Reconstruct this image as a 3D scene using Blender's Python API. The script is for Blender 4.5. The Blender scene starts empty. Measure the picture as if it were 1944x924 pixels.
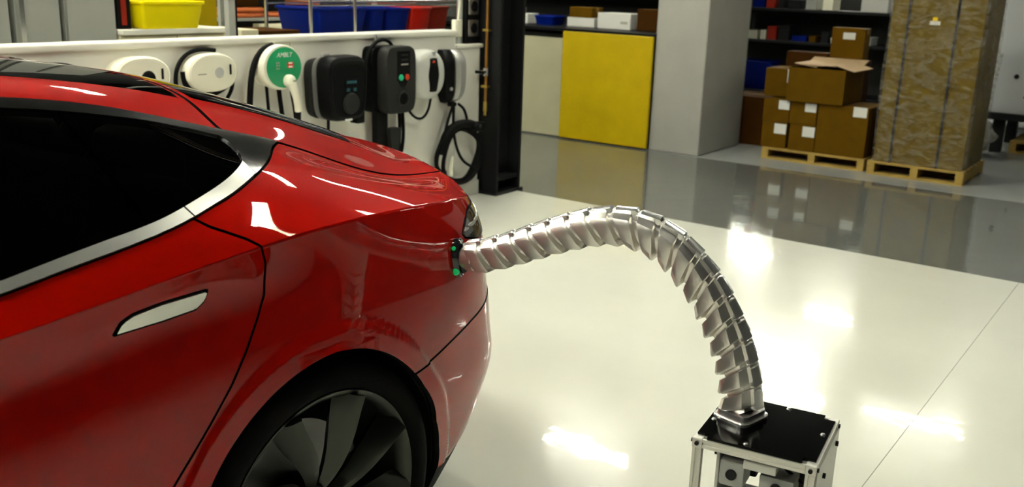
import bpy, bmesh, math, random
import numpy as np
from mathutils import Vector, Matrix, noise
random.seed(4)
scene = bpy.context.scene
COL = scene.collection
PI = math.pi

# ------------------------------------------------------------------ camera
CAM_H = 1.5023
F_PX, PITCH, ROLL, HEAD = 1840.6, math.radians(15.249), math.radians(1.893), math.radians(35.4)
cam_d = bpy.data.cameras.new('camera'); cam = bpy.data.objects.new('camera', cam_d); COL.objects.link(cam)
cam_d.sensor_fit = 'HORIZONTAL'; cam_d.sensor_width = 36.0; cam_d.lens = 36.0*F_PX/1944.0
cam_d.clip_start = .05; cam_d.clip_end = 200
_f = Vector((-math.sin(HEAD)*math.cos(PITCH), math.cos(HEAD)*math.cos(PITCH), -math.sin(PITCH)))
_r0 = Vector((math.cos(HEAD), math.sin(HEAD), 0)); _u0 = _r0.cross(_f)
_r = _r0*math.cos(ROLL)+_u0*math.sin(ROLL); _u = -_r0*math.sin(ROLL)+_u0*math.cos(ROLL)
cam.matrix_world = Matrix(((_r.x, _u.x, -_f.x, 0), (_r.y, _u.y, -_f.y, 0), (_r.z, _u.z, -_f.z, CAM_H), (0, 0, 0, 1)))
cam_d.dof.use_dof = True; cam_d.dof.focus_distance = 2.35; cam_d.dof.aperture_fstop = 5.0
scene.camera = cam

# ------------------------------------------------------------------ world and exposure
world = bpy.data.worlds.new('world'); scene.world = world; world.use_nodes = True
world.node_tree.nodes['Background'].inputs[0].default_value = (.80, .82, .78, 1)
world.node_tree.nodes['Background'].inputs[1].default_value = .03
vs = scene.view_settings
vs.view_transform = 'Standard'; vs.look = 'None'; vs.gamma = 1.0; vs.use_curve_mapping = False
vs.exposure = 1.12
LAMP_STRENGTH = 34.0
LAMP_COLOR = (1.0, 1.0, .87)
# ------------------------------------------------------------------ materials
M = {}
def mat(name, color=(.8, .8, .8), rough=.5, metal=0.0, coat=0.0, coat_rough=.03, emit=None, emit_s=0, spec=None, trans=0, ior=1.45, alpha=1,
        noise_scale=None, noise_amt=.1, bump=0, bump_scale=60, rough_var=0, stretch=None):
    m = bpy.data.materials.new(name); m.use_nodes = True; nt = m.node_tree; p = nt.nodes['Principled BSDF']
    p.inputs['Base Color'].default_value = (*color, 1); p.inputs['Roughness'].default_value = rough; p.inputs['Metallic'].default_value = metal
    p.inputs['Coat Weight'].default_value = coat; p.inputs['Coat Roughness'].default_value = coat_rough
    p.inputs['Transmission Weight'].default_value = trans; p.inputs['IOR'].default_value = ior; p.inputs['Alpha'].default_value = alpha
    if spec is None and not coat and not metal and not trans: spec = .18
    if spec is not None: p.inputs['Specular IOR Level'].default_value = spec
    if emit: p.inputs['Emission Color'].default_value = (*emit, 1); p.inputs['Emission Strength'].default_value = emit_s
    if noise_scale or bump or rough_var:
        tc = nt.nodes.new('ShaderNodeTexCoord'); mp = nt.nodes.new('ShaderNodeMapping')
        nt.links.new(tc.outputs['Object'], mp.inputs['Vector'])
        if stretch: mp.inputs['Scale'].default_value = stretch
    if noise_scale:
        n = nt.nodes.new('ShaderNodeTexNoise'); n.inputs['Scale'].default_value = noise_scale; n.inputs['Detail'].default_value = 6
        nt.links.new(mp.outputs['Vector'], n.inputs['Vector'])
        r = nt.nodes.new('ShaderNodeValToRGB')
        r.color_ramp.elements[0].position = .3; r.color_ramp.elements[1].position = .7
        r.color_ramp.elements[0].color = (*[max(0, c*(1-noise_amt)) for c in color], 1)
        r.color_ramp.elements[1].color = (*[min(1, c*(1+noise_amt)) for c in color], 1)
        nt.links.new(n.outputs['Fac'], r.inputs['Fac']); nt.links.new(r.outputs['Color'], p.inputs['Base Color'])
        if rough_var:
            mr = nt.nodes.new('ShaderNodeMapRange'); mr.inputs['To Min'].default_value = max(0, rough-rough_var); mr.inputs['To Max'].default_value = rough+rough_var
            mr.inputs['From Min'].default_value = .3; mr.inputs['From Max'].default_value = .7
            nt.links.new(n.outputs['Fac'], mr.inputs['Value']); nt.links.new(mr.outputs['Result'], p.inputs['Roughness'])
    if bump:
        n2 = nt.nodes.new('ShaderNodeTexNoise'); n2.inputs['Scale'].default_value = bump_scale; n2.inputs['Detail'].default_value = 3
        nt.links.new(mp.outputs['Vector'], n2.inputs['Vector'])
        b = nt.nodes.new('ShaderNodeBump'); b.inputs['Strength'].default_value = bump; b.inputs['Distance'].default_value = .01
        nt.links.new(n2.outputs['Fac'], b.inputs['Height']); nt.links.new(b.outputs['Normal'], p.inputs['Normal'])
        if coat: nt.links.new(b.outputs['Normal'], p.inputs['Coat Normal'])
    M[name] = m; return m

# ------------------------------------------------------------------ mesh helpers
def link(o, parent=None):
    COL.objects.link(o)
    if parent is not None: o.parent = parent
    return o
def obj(name, me, material, parent=None, smooth=None):
    """bmesh or mesh -> one linked mesh object"""
    if isinstance(me, bmesh.types.BMesh):
        bm = me; me = bpy.data.meshes.new(name); bm.normal_update(); bm.to_mesh(me); bm.free()
    if material is not None and not me.materials:
        for mm in (material if isinstance(material, (list, tuple)) else [material]): me.materials.append(M[mm] if isinstance(mm, str) else mm)
    if smooth is not None:
        me.polygons.foreach_set('use_smooth', [True]*len(me.polygons))
        if smooth < 179: me.set_sharp_from_angle(angle=math.radians(smooth))
    return link(bpy.data.objects.new(name, me), parent)
def empty(name, loc=(0, 0, 0), rz=0):
    o = bpy.data.objects.new(name, None); o.empty_display_size = .1; o.location = loc; o.rotation_euler = (0, 0, rz); return link(o)
def tag(o, label=None, cat=None, group=None, kind=None):
    if label: o['label'] = label
    if cat: o['category'] = cat
    if group: o['group'] = group
    if kind: o['kind'] = kind
    return o
def thing(name, label, cat, loc=(0, 0, 0), rz=0, group=None): return tag(empty(name, loc, rz), label, cat, group)
def struct(name, me, material, parent=None, smooth=None, label=None):
    o = obj(name, me, material, parent, smooth)
    if parent is None: o['kind'] = 'structure'
    if label: o['label'] = label
    return o
def copy_tree(o, parent=None, label=None):
    c = o.copy(); COL.objects.link(c); c.parent = parent
    if label: c['label'] = label
    for ch in o.children: copy_tree(ch, c)
    return c
def BM(): return bmesh.new()
def box(bm, c, s, rz=0, bev=0, seg=2, mat_i=0, taper=None, M4=None):
    """box centred at c, size s"""
    r = bmesh.ops.create_cube(bm, size=1.0); vs_ = r['verts']
    for v in vs_:
        t = 1.0
        if taper and v.co.z < 0: t = taper
        v.co = Vector((v.co.x*s[0]*t, v.co.y*s[1]*t, v.co.z*s[2]))
    fs = set(f for v in vs_ for f in v.link_faces)
    if bev > 0:
        es = list(set(e for v in vs_ for e in v.link_edges))
        rb = bmesh.ops.bevel(bm, geom=es, offset=bev, segments=seg, affect='EDGES', profile=.5)
        vs_ = list(set(v for f in rb['faces'] for v in f.verts) | set(v for v in vs_ if v.is_valid)); fs = set(f for v in vs_ for f in v.link_faces)
    Rm = Matrix.Rotation(rz, 4, 'Z') if M4 is None else M4
    for v in vs_: v.co = Rm @ v.co+Vector(c)
    for f in fs: f.material_index = mat_i
    return vs_
def box2(bm, x0, x1, y0, y1, z0, z1, bev=0, **k):
    return box(bm, ((x0+x1)/2, (y0+y1)/2, (z0+z1)/2), (abs(x1-x0), abs(y1-y0), abs(z1-z0)), bev=bev, **k)
def cyl(bm, p0, p1, r0, r1=None, seg=16, cap=True, mat_i=0):
    r1 = r0 if r1 is None else r1; p0 = Vector(p0); p1 = Vector(p1); d = (p1-p0); L = d.length
    q = d.to_track_quat('Z', 'Y')
    ra = [bm.verts.new(p0+q @ Vector((r0*math.cos(t), r0*math.sin(t), 0))) for t in [2*PI*i/seg for i in range(seg)]]
    rb = [bm.verts.new(p1+q @ Vector((r1*math.cos(t), r1*math.sin(t), 0))) for t in [2*PI*i/seg for i in range(seg)]]
    fs = [bm.faces.new((ra[i], ra[(i+1) % seg], rb[(i+1) % seg], rb[i])) for i in range(seg)]
    if cap: fs += [bm.faces.new(ra[::-1]), bm.faces.new(rb)]
    for f in fs: f.material_index = mat_i
    return ra+rb
def loft(bm, rings, closed=True, cap0=True, cap1=True, loop=False, mat_i=0):
    vs_ = [[bm.verts.new(p) for p in r] for r in rings]; n = len(rings[0]); fs = []
    for a, b in list(zip(vs_, vs_[1:]))+([(vs_[-1], vs_[0])] if loop else []):
        for i in range(n if closed else n-1):
            j = (i+1) % n; fs.append(bm.faces.new((a[i], a[j], b[j], b[i])))
    if closed and not loop:
        if cap0: fs.append(bm.faces.new(vs_[0][::-1]))
        if cap1: fs.append(bm.faces.new(vs_[-1]))
    for f in fs: f.material_index = mat_i
    return vs_
def tube(bm, pts, r, seg=8, loop=False, cap=True, mat_i=0):
    pts = [Vector(p) for p in pts]; n = len(pts); rings = []; up = None
    rr = r if hasattr(r, '__len__') else [r]*n
    for i in range(n):
        if loop: t = pts[(i+1) % n]-pts[i-1]
        else: t = pts[min(i+1, n-1)]-pts[max(i-1, 0)]
        t.normalize()
        if up is None: up = Vector((0, 0, 1)) if abs(t.z) < .9 else Vector((1, 0, 0))
        x = t.cross(up).normalized(); up = x.cross(t).normalized()
        rings.append([pts[i]+(x*math.cos(2*PI*k/seg)+up*math.sin(2*PI*k/seg))*rr[i] for k in range(seg)])
    return loft(bm, rings, True, cap, cap, loop, mat_i)
def lathe(bm, prof, origin=(0, 0, 0), axis='Z', seg=32, closed_prof=False, mat_i=0):
    """prof: list of (r, h)"""
    o = Vector(origin); rings = []
    for r, h in prof:
        ring = []
        for k in range(seg):
            t = 2*PI*k/seg; c, s = r*math.cos(t), r*math.sin(t)
            ring.append(o+(Vector((c, s, h)) if axis == 'Z' else Vector((h, c, s)) if axis == 'X' else Vector((s, h, c))))
        rings.append(ring)
    return loft(bm, rings, True, prof[0][0] > 1e-6, prof[-1][0] > 1e-6, closed_prof, mat_i)
def smooth_path(pts, n):
    pts = np.array(pts, float); d = np.concatenate([[0], np.cumsum(np.linalg.norm(np.diff(pts, axis=0), axis=1))])
    f = nat_spline(d, pts); return [Vector(p) for p in f(np.linspace(0, d[-1], n))]
def text_mesh(body, size, name='text', extrude=.0008):
    cu = bpy.data.curves.new(name, 'FONT'); cu.body = body; cu.size = size; cu.extrude = extrude; cu.align_x = 'CENTER'; cu.align_y = 'CENTER'
    o = bpy.data.objects.new(name, cu); COL.objects.link(o)
    dg = bpy.context.evaluated_depsgraph_get(); me = bpy.data.meshes.new_from_object(o.evaluated_get(dg))
    bpy.data.objects.remove(o); return me
# ------------------------------------------------------------------ car body surfaces (numbers only)
# car frame: a = metres behind the rear axle, b = metres to the car's left, z = up
def nat_spline(xs, ys):
    xs = np.asarray(xs, float); ys = np.asarray(ys, float)
    if ys.ndim == 1: ys = ys[:, None]
    n = len(xs); h = np.diff(xs)
    M = np.eye(n); R = np.zeros((n, ys.shape[1]))
    for i in range(1, n-1):
        M[i, i-1] = h[i-1]; M[i, i] = 2*(h[i-1]+h[i]); M[i, i+1] = h[i]
        R[i] = 6*((ys[i+1]-ys[i])/h[i]-(ys[i]-ys[i-1])/h[i-1])
    m = np.linalg.solve(M, R)
    def ev(x):
        x = np.atleast_1d(np.asarray(x, float)); i = np.clip(np.searchsorted(xs, x)-1, 0, n-2)
        t = x-xs[i]; hi = h[i]; u = hi-t
        return (m[i]*(u**3)[:, None]+m[i+1]*(t**3)[:, None])/(6*hi[:, None]) \
            + (ys[i]/hi[:, None]-m[i]*hi[:, None]/6)*u[:, None]+(ys[i+1]/hi[:, None]-m[i+1]*hi[:, None]/6)*t[:, None]
    return ev
BASE = np.array([(-3.78,0),(-3.74,.35),(-3.62,.62),(-3.45,.78),(-3.2,.87),(-2.9,.93),(-2.2,.96),(-1.2,.965),(-.6,.966),(-.2,.975),
                 (0,.981),(.25,.974),(.5,.938),(.65,.89),(.75,.82),(.83,.70),(.89,.5),(.93,.25),(.945,0)])
ETOP = np.array([(-3.70,0,.66),(-3.66,.33,.66),(-3.54,.58,.68),(-3.37,.72,.71),(-3.12,.82,.76),(-2.85,.885,.81),(-2.2,.925,.88),(-1.2,.952,.935),
                 (-.6,.955,.962),(-.2,.949,.995),(0,.938,1.002),(.25,.915,.993),(.47,.873,.971),(.61,.825,.951),(.70,.765,.932),(.79,.655,.938),
                 (.865,.47,.962),(.91,.24,.984),(.925,0,.992)])
_ch = np.concatenate([[0], np.cumsum(np.linalg.norm(np.diff(BASE, axis=0), axis=1))])
SK = _ch-_ch[10]                                   # s = 0 above the rear axle
base_f = nat_spline(SK, BASE); etop_f = nat_spline(SK, ETOP)
S_FC, S_RC = SK[3], SK[14]                          # front and rear corners of the upper surface
LEV = [(.16,.84,.905),(.286,.93,.945),(.40,.975,.975),(.508,1.0,.997),(.60,.99,.998),(.70,.975,.996),(.80,.97,.985),(.90,.965,.968)]
def lower(s, v):
    """grid over s (along the side and round the tail) and v (0 bottom edge .. 8 shoulder crease)"""
    s = np.asarray(s, float); P = base_f(s); Q = etop_f(s); pts = []
    for z, sa, sb in LEV:
        a = P[:, 0].copy(); a = np.where(a > 0, a*sa, a); a = np.where(a < -2.9, -2.9+(a+2.9)*sa, a)
        pts.append(np.stack([a, P[:, 1]*sb, z*(1-(1-np.minimum(Q[:, 2]/.985, 1))*np.clip((z-.2)/.4, 0, 1))], 1))
    pts.append(Q)
    f = nat_spline(np.arange(9.), np.array(pts).reshape(9, -1))
    return f(v).reshape(len(v), len(s), 3).transpose(1, 0, 2)
CB1 = np.array([(-3.46,.60,.70),(-3.0,.80,.83),(-2.5,.88,.92),(-2.2,.90,.955),(-1.6,.915,.985),(-1.0,.917,1.0),(-.63,.912,1.016),(-.45,.903,1.045),
                (-.28,.890,1.07),(-.1,.866,1.083),(.05,.832,1.079),(.2,.785,1.057),(.45,.735,1.003),(.65,.70,.960),(.79,.655,.938)])
CT = np.array([(-3.58,.50,.675),(-3.0,.70,.85),(-2.5,.80,.945),(-2.2,.82,1.0),(-1.9,.79,1.10),(-1.5,.745,1.225),(-1.1,.71,1.285),(-.75,.695,1.296),
               (-.486,.682,1.279),(-.287,.674,1.245),(-.037,.653,1.178),(.157,.629,1.125),(.3,.61,1.075),(.466,.588,1.015),(.6,.571,.978),(.75,.558,.955),(.83,.555,.950)])
CB3 = np.array([(-3.62,.42,.67),(-3.0,.6,.87),(-2.5,.70,.96),(-2.25,.72,1.01),(-1.9,.68,1.12),(-1.5,.63,1.265),(-1.1,.60,1.33),(-.75,.59,1.335),
                (-.433,.583,1.305),(-.15,.57,1.258),(.0,.561,1.222),(.2,.533,1.167),(.317,.518,1.13),(.45,.50,1.085),(.58,.48,1.042),(.7,.465,1.0),(.8,.455,.973),(.868,.45,.965)])
CC = np.array([(-3.70,0,.66),(-3.3,0,.83),(-2.9,0,.92),(-2.45,0,.985),(-2.3,0,1.01),(-1.9,0,1.17),(-1.5,0,1.30),(-1.1,0,1.36),(-.75,0,1.362),(-.4,0,1.33),
               (-.135,0,1.283),(0,0,1.262),(.135,0,1.222),(.34,0,1.152),(.45,0,1.115),(.554,0,1.080),(.7,0,1.038),(.8,0,1.016),(.87,0,1.003),(.925,0,.992)])
_bc = [nat_spline(c[:, 0], c[:, 1:]) for c in (CB1, CT, CB3, CC)]
_ends = [(c[0, 0], c[-1, 0]) for c in (CB1, CT, CB3, CC)]
_sE = np.linspace(S_FC, S_RC, 600); _aE = etop_f(_sE)[:, 0]
def _maplin(w, a0, a1):
    # w in [-3.8, .95]; identity in [-2.6, .2]
    return np.where(w > .2, .2+(w-.2)*(a1-.2)/.75, np.where(w < -2.6, -2.6+(w+2.6)*(a0+2.6)/(-1.2), w))
_lip_s = np.linspace(S_RC, SK[-1], 200); _lipP = etop_f(_lip_s)
_nose_s = np.linspace(SK[0], S_FC, 200); _noseP = etop_f(_nose_s)
def _upper_raw(w, v):
    aE = _maplin(w, _aE[0], _aE[-1]); rows = [etop_f(np.interp(aE, _aE, _sE))]
    for f, (a0, a1) in zip(_bc, _ends):
        a = _maplin(w, a0, a1); rows.append(np.concatenate([a[:, None], f(a)], 1))
    for k in (3, 2):                                # mirrored, so that the crown is smooth over the centre line
        m = rows[k].copy(); m[:, 1] *= -1; rows.append(m)
    kn = np.array([0, 1.1, 3.2, 4.3, 8.0, 11.7, 12.8])
    f = nat_spline(kn, np.array(rows).reshape(7, -1))
    return f(np.interp(v, [0, 1, 2, 3, 4], kn[:5])).reshape(len(v), len(w), 3).transpose(1, 0, 2)
def upper(w, v):
    """grid over w (-3.8 nose .. .95 lip) and v (0 crease, 1 belt, 2 trim top / hatch seam, 3 roof edge, 4 centre)"""
    w = np.asarray(w, float); v = np.asarray(v, float)
    P = _upper_raw(w, v)
    for wend, L, reach in ((.95, _lipP, .30), (-3.8, _noseP, .5)):
        Q = _upper_raw(np.array([wend]), v)[0]; o = np.argsort(L[:, 1])
        T = np.stack([np.interp(Q[:, 1], L[o, 1], L[o, 0]), Q[:, 1], np.interp(Q[:, 1], L[o, 1], L[o, 2])], 1)
        k = np.clip(1-np.abs(w-wend)/reach, 0, 1); k = k*k*(3-2*k)
        P = P+k[:, None, None]*(T-Q)[None]
    return P
def arch_r(phi):
    """radius of the rear wheel opening; phi measured from straight up, positive towards the rear"""
    return np.interp(phi, [-2.2, -1.6, -.9, -.4, 0, .4, .8, 1.2, 1.6, 2.2], [.40, .395, .385, .388, .39, .382, .368, .352, .347, .35])
# ------------------------------------------------------------------ the room
def floor_mat(name, color, rough, wave, var=.05):
    m = mat(name, color, rough=rough, coat=.45, coat_rough=.03, spec=.12, noise_scale=.9, noise_amt=var)
    nt = m.node_tree; p = nt.nodes['Principled BSDF']; tc = nt.nodes['Texture Coordinate']
    n1 = nt.nodes.new('ShaderNodeTexNoise'); n1.inputs['Scale'].default_value = 5.5; n1.inputs['Detail'].default_value = 2.5
    b = nt.nodes.new('ShaderNodeBump'); b.inputs['Strength'].default_value = wave; b.inputs['Distance'].default_value = .01
    nt.links.new(tc.outputs['Object'], n1.inputs['Vector']); nt.links.new(n1.outputs['Fac'], b.inputs['Height'])
    nt.links.new(b.outputs['Normal'], p.inputs['Normal']); nt.links.new(b.outputs['Normal'], p.inputs['Coat Normal'])
    return m
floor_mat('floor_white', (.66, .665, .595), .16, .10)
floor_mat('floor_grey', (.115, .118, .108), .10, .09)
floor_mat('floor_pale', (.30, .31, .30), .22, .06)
mat('joint_dark', (.38, .38, .34), rough=.8)
mat('wall_white', (.82, .81, .73), rough=.45, noise_scale=3, noise_amt=.03)
mat('wall_plain', (.07, .07, .067), rough=.8, noise_scale=1.5, noise_amt=.05)
mat('wall_dark', (.03, .03, .028), rough=.9, noise_scale=1.5, noise_amt=.15)
mat('ceiling_dark', (.022, .022, .021), rough=.9)
mat('pillar_paint', (.37, .365, .33), rough=.6, noise_scale=4, noise_amt=.04)
mat('beam_black', (.007, .007, .008), rough=.5, spec=.25, bump=.05, bump_scale=30)
mat('yellow_paint', (.40, .285, .0003), rough=.5, spec=.2, noise_scale=5, noise_amt=.06)
mat('beige_paint', (.34, .325, .22), rough=.5, noise_scale=4, noise_amt=.05)
mat('black_plastic', (.0045, .0045, .005), rough=.42, spec=.10)
mat('black_rubber', (.005, .005, .005), rough=.6, spec=.10)
mat('white_plastic', (.90, .88, .72), rough=.3, coat=.2, spec=.3)
mat('grey_metal', (.36, .37, .34), rough=.5, noise_scale=3, noise_amt=.04)
mat('chrome_wire', (.7, .7, .68), rough=.25, metal=1)
mat('copper', (.50, .25, .06), rough=.35, metal=1)
mat('brass', (.65, .48, .12), rough=.35, metal=1)
mat('aluminium', (.66, .66, .65), rough=.32, metal=1)

X0, X1, Y0, Y1, ZC = -11.0, 7.0, -7.0, 28.0, 4.6
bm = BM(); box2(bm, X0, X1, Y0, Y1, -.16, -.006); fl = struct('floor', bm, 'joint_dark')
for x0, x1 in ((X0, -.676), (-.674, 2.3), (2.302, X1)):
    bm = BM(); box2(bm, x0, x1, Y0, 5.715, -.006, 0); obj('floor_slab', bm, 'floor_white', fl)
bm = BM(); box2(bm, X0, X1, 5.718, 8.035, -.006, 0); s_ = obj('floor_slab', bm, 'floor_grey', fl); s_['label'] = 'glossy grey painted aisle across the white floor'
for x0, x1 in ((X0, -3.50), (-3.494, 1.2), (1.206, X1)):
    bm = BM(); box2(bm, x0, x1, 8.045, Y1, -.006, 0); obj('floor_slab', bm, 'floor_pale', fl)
bm = BM(); box2(bm, X0, X1, Y0, Y1, ZC, ZC+.1); struct('ceiling', bm, 'ceiling_dark')
for nm, a in (('wall_left', (X0-.1, X0, Y0, Y1)), ('wall_right', (X1, X1+.1, Y0, Y1)), ('wall_front', (X0, X1, Y0-.1, Y0)), ('wall_back', (X0, X1, Y1, Y1+.1))):
    bm = BM(); box2(bm, *a, -.15, ZC+.1); struct(nm, bm, 'wall_plain')
# ceiling lamps: housing, two tubes, cross louvres
mat('tube_light', (1, 1, 1), emit=LAMP_COLOR, emit_s=LAMP_STRENGTH)
def lamp(loc, L=1.4, along='X'):
    t = thing('ceiling_lamp', 'long fluorescent ceiling lamp with louvres', 'lamp', loc, 0 if along == 'X' else PI/2, 'fluorescent ceiling lamps')
    return t
def build_lamp(t, L=1.4):
    bm = BM(); box2(bm, -L/2, L/2, -.17, .17, .06, .11); box2(bm, -L/2, L/2, -.175, -.165, -.03, .08); box2(bm, -L/2, L/2, .165, .175, -.03, .08)
    obj('housing', bm, 'white_plastic', t)
    for y in (-.085, .085):
        bm = BM(); cyl(bm, (-L/2+.03, y, .015), (L/2-.03, y, .015), .045, seg=10); obj('tube', bm, 'tube_light', t)
    for i in range(5):
        x = -L/2+.12+i*(L-.24)/4; bm = BM(); box2(bm, x-.006, x+.006, -.165, .165, -.03, .005); obj('louvre', bm, 'grey_metal', t)
    return t
near = [(x, y) for y in (-4.5, -2.0, .6) for x in (-7.5, -4.6, -1.9)]+[(-7.5, 3.2), (-4.9, 3.2), (-.2, 4.7), (-3.4, 6.2), (-6.6, 5.6)]  # lamp beside the black column is added, to brighten floor and partition there
far = [(-5.8, 10.1), (-4.9, 17.6), (-2.7, 13.9), (-9.5, 17.6), (-5.2, 15.1), (-4.6, 13.5), (-8.3, 20.9), (-9.1, 22.8), (-9.9, 25.0), (2.2, 12.5), (3.0, 17.0)]
pend = [(-5.55, 14.0, 2.30), (-5.35, 13.4, 2.30), (-5.95, 14.8, 2.50)]
proto = None
for (x, y) in near+far:
    if proto is None: proto = build_lamp(lamp((x, y, ZC-.14))); continue
    c_ = copy_tree(proto); c_.location = (x, y, ZC-.14)

# three short pendant lamps over the storage aisle
pp = None
for (x, y, z) in pend:
    if pp is None:
        pp = thing('pendant_lamp', 'short pendant lamp hanging over the dark shelving', 'lamp', (x, y, z), 0, 'pendant lamps over the shelving'); build_lamp(pp, .5)
        for sx in (-.2, .2):
            bm = BM(); cyl(bm, (sx, 0, .1), (sx, 0, ZC-2.30), .006, seg=6); obj('hanger_rod', bm, 'grey_metal', pp)
        continue
    c_ = thing('pendant_lamp', pp['label'], 'lamp', (x, y, z), 0, pp['group']); build_lamp(c_, .5)
    for sx in (-.2, .2):
        bm = BM(); cyl(bm, (sx, 0, .1), (sx, 0, ZC-z), .006, seg=6); obj('hanger_rod', bm, 'grey_metal', c_)
# ---- partition with the wall chargers
part = empty('wall_partition'); part['kind'] = 'structure'; part['label'] = 'low white partition carrying wall chargers'
for y0, y1, h in ((-3.0, .8, 1.125), (.803, 3.722, 1.125), (3.725, 5.18, 1.125), (5.183, 5.45, 1.035)):
    bm = BM(); box2(bm, -4.30, -4.20, y0, y1, 0, h, bev=.003, seg=1); obj('wall_panel', bm, 'wall_white', part)
bm = BM(); box2(bm, -4.32, -4.18, -3.0, 5.185, 1.125, 1.160, bev=.010, seg=3); obj('wall_cap', bm, 'wall_white', part, 40)
bm = BM(); box2(bm, -4.31, -4.185, 5.187, 5.47, 1.035, 1.062, bev=.008, seg=3); obj('wall_cap', bm, 'wall_white', part, 40)
bm = BM(); box2(bm, -4.2, -4.185, -3.0, 5.45, 0, .10, bev=.003, seg=1); obj('baseboard', bm, 'wall_white', part)
# ---- black steel column
col = thing('steel_column', 'black steel H-section column at the end of the white partition', 'column', (-4.17, 5.62, 0))
bm = BM(); box2(bm, -.13, .125, -.15, -.125, 0, ZC); obj('flange', bm, 'beam_black', col)
bm = BM(); box2(bm, -.13, .125, .12, .145, 0, ZC); obj('flange', bm, 'beam_black', col)
bm = BM(); box2(bm, -.015, .015, -.125, .12, 0, ZC); obj('web', bm, 'beam_black', col)
bm = BM(); box2(bm, .015, .12, -.125, .12, .10, .125); obj('stiffener', bm, 'beam_black', col)
bm = BM(); box2(bm, -.16, .14, -.17, .165, 0, .02); obj('base_plate', bm, 'beam_black', col)
# copper pipe with valve along the column
pipe = thing('copper_pipe', 'thin copper pipe with a valve running down the black column', 'pipe', (-4.135, 5.44, 0))
bm = BM(); cyl(bm, (0, 0, .66), (0, 0, ZC), .011, seg=12); obj('tube', bm, 'copper', pipe, 40)
bm = BM(); cyl(bm, (0, 0, .60), (0, 0, .665), .016, .014, seg=12); cyl(bm, (0, 0, .57), (0, 0, .60), .011, seg=10); obj('nozzle', bm, 'brass', pipe, 40)
bm = BM(); cyl(bm, (0, 0, .845), (0, 0, .90), .020, seg=12); cyl(bm, (0, -.055, .872), (0, .0, .872), .014, seg=10); vb = obj('valve', bm, 'chrome_wire', pipe, 40)
bm = BM(); box(bm, (-.01, -.06, .872), (.08, .012, .022), bev=.004); obj('valve_lever', bm, 'black_plastic', vb)
for z in (.77, 1.155):
    bm = BM(); box2(bm, -.035, .02, -.014, .024, z-.008, z+.008, bev=.003); obj('clip', bm, 'brass', pipe)
# outlet strip above the low end of the partition
ol = thing('outlet_box', 'black outlet strip with two round silver sockets beside the column', 'outlet', (-4.25, 5.385, 1.062))
bm = BM(); box2(bm, -.04, .03, -.075, .075, 0, .9, bev=.006); obj('back_box', bm, 'black_plastic', ol)
for z in (.105, .25, .40):
    bm = BM(); box2(bm, .03, .042, -.055, .055, z-.055, z+.055, bev=.008); pl = obj('socket_plate', bm, 'aluminium', ol, 40)
    bm = BM(); lathe(bm, [(.0, .046), (.026, .046), (.030, .043), (.034, .048), (.036, .042)], (0, 0, z), 'X', 24); obj('socket', bm, 'black_plastic', pl, 40)
sw = thing('switch_box', 'small white switch box with a cable on top of the partition end', 'switch box', (-4.25, 5.25, 1.06))
bm = BM(); box2(bm, -.02, .02, -.035, .035, .05, .165, bev=.006); obj('box', bm, 'white_plastic', sw, 40)
bm = BM(); tube(bm, smooth_path([(0, .01, .165), (0, .03, .3), (0, .02, .5), (0, .03, .9)], 16), .007); obj('cable', bm, 'white_plastic', sw, 60)
bm = BM(); box2(bm, -.04, .0, .05, .062, 0, 1.0); box2(bm, -.03, .0, -.01, .01, 0, .06); obj('conduit', bm, 'grey_metal', sw)

# ---- counter in yellow and beige, pillar
ct = thing('workbench', 'workbench with yellow and beige front panels and a black top', 'workbench', (-5.2, 8.05, 0))
bm = BM(); box2(bm, -2.2, 1.0, .10, .80, .0, 1.0); obj('carcass', bm, 'wall_dark', ct)
bm = BM(); box2(bm, .02, .995, -.03, .0, .012, 1.035, bev=.006); p_ = obj('front_panel', bm, 'yellow_paint', ct); p_['label'] = 'bright yellow front panel'
bm = BM(); box2(bm, -.78, .012, -.0, .03, .012, .965, bev=.004); p_ = obj('front_panel', bm, 'beige_paint', ct); p_['label'] = 'beige front panel'
bm = BM(); box2(bm, -1.6, -.79, -.0, .03, .012, .965, bev=.004); p_ = obj('front_panel', bm, 'beige_paint', ct); p_['label'] = 'beige front panel'
bm = BM(); box2(bm, -2.25, 1.0, .0, .85, 1.03, 1.06, bev=.004); obj('bench_top', bm, 'black_plastic', ct)
pi_ = struct('trim_1', (lambda b: (box2(b, -4.205, -3.70, 8.07, 9.0, 0, ZC, bev=.012, seg=3), b)[1])(BM()), 'pillar_paint', smooth=40, label='thick white painted concrete pillar')
# ------------------------------------------------------------------ wall chargers
WX = -4.20
mat('charger_green', (.012, .30, .115), rough=.35, coat=.2)
mat('charger_grey', (.022, .022, .021), rough=.5, spec=.15)
mat('charger_silver', (.42, .42, .40), rough=.35, metal=.5)
mat('charger_pale', (.60, .61, .57), rough=.25, coat=.3)
mat('screen_teal', (.02, .06, .065), rough=.2, emit=(.1, .35, .38), emit_s=.02)
mat('led_green', (.02, .3, .12), rough=.3, emit=(.05, .8, .35), emit_s=.08)
mat('led_red', (.4, .03, .01), rough=.3, emit=(1, .12, .04), emit_s=.06)
mat('print_white', (.85, .85, .8), rough=.5)
mat('print_grey', (.35, .34, .28), rough=.6)
def se(ry, rz, n=2.0, k=40, taper=0.0, cz=0, cy=0):
    """super-ellipse outline (y, z); taper narrows it towards the bottom"""
    out = []
    for i in range(k):
        t = 2*PI*i/k; c, s = math.cos(t), math.sin(t)
        y = ry*math.copysign(abs(c)**(2/n), c); z = rz*math.copysign(abs(s)**(2/n), s)
        out.append((cy+y*(1-taper*(.5-z/(2*rz))), cz+z))
    return out
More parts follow.
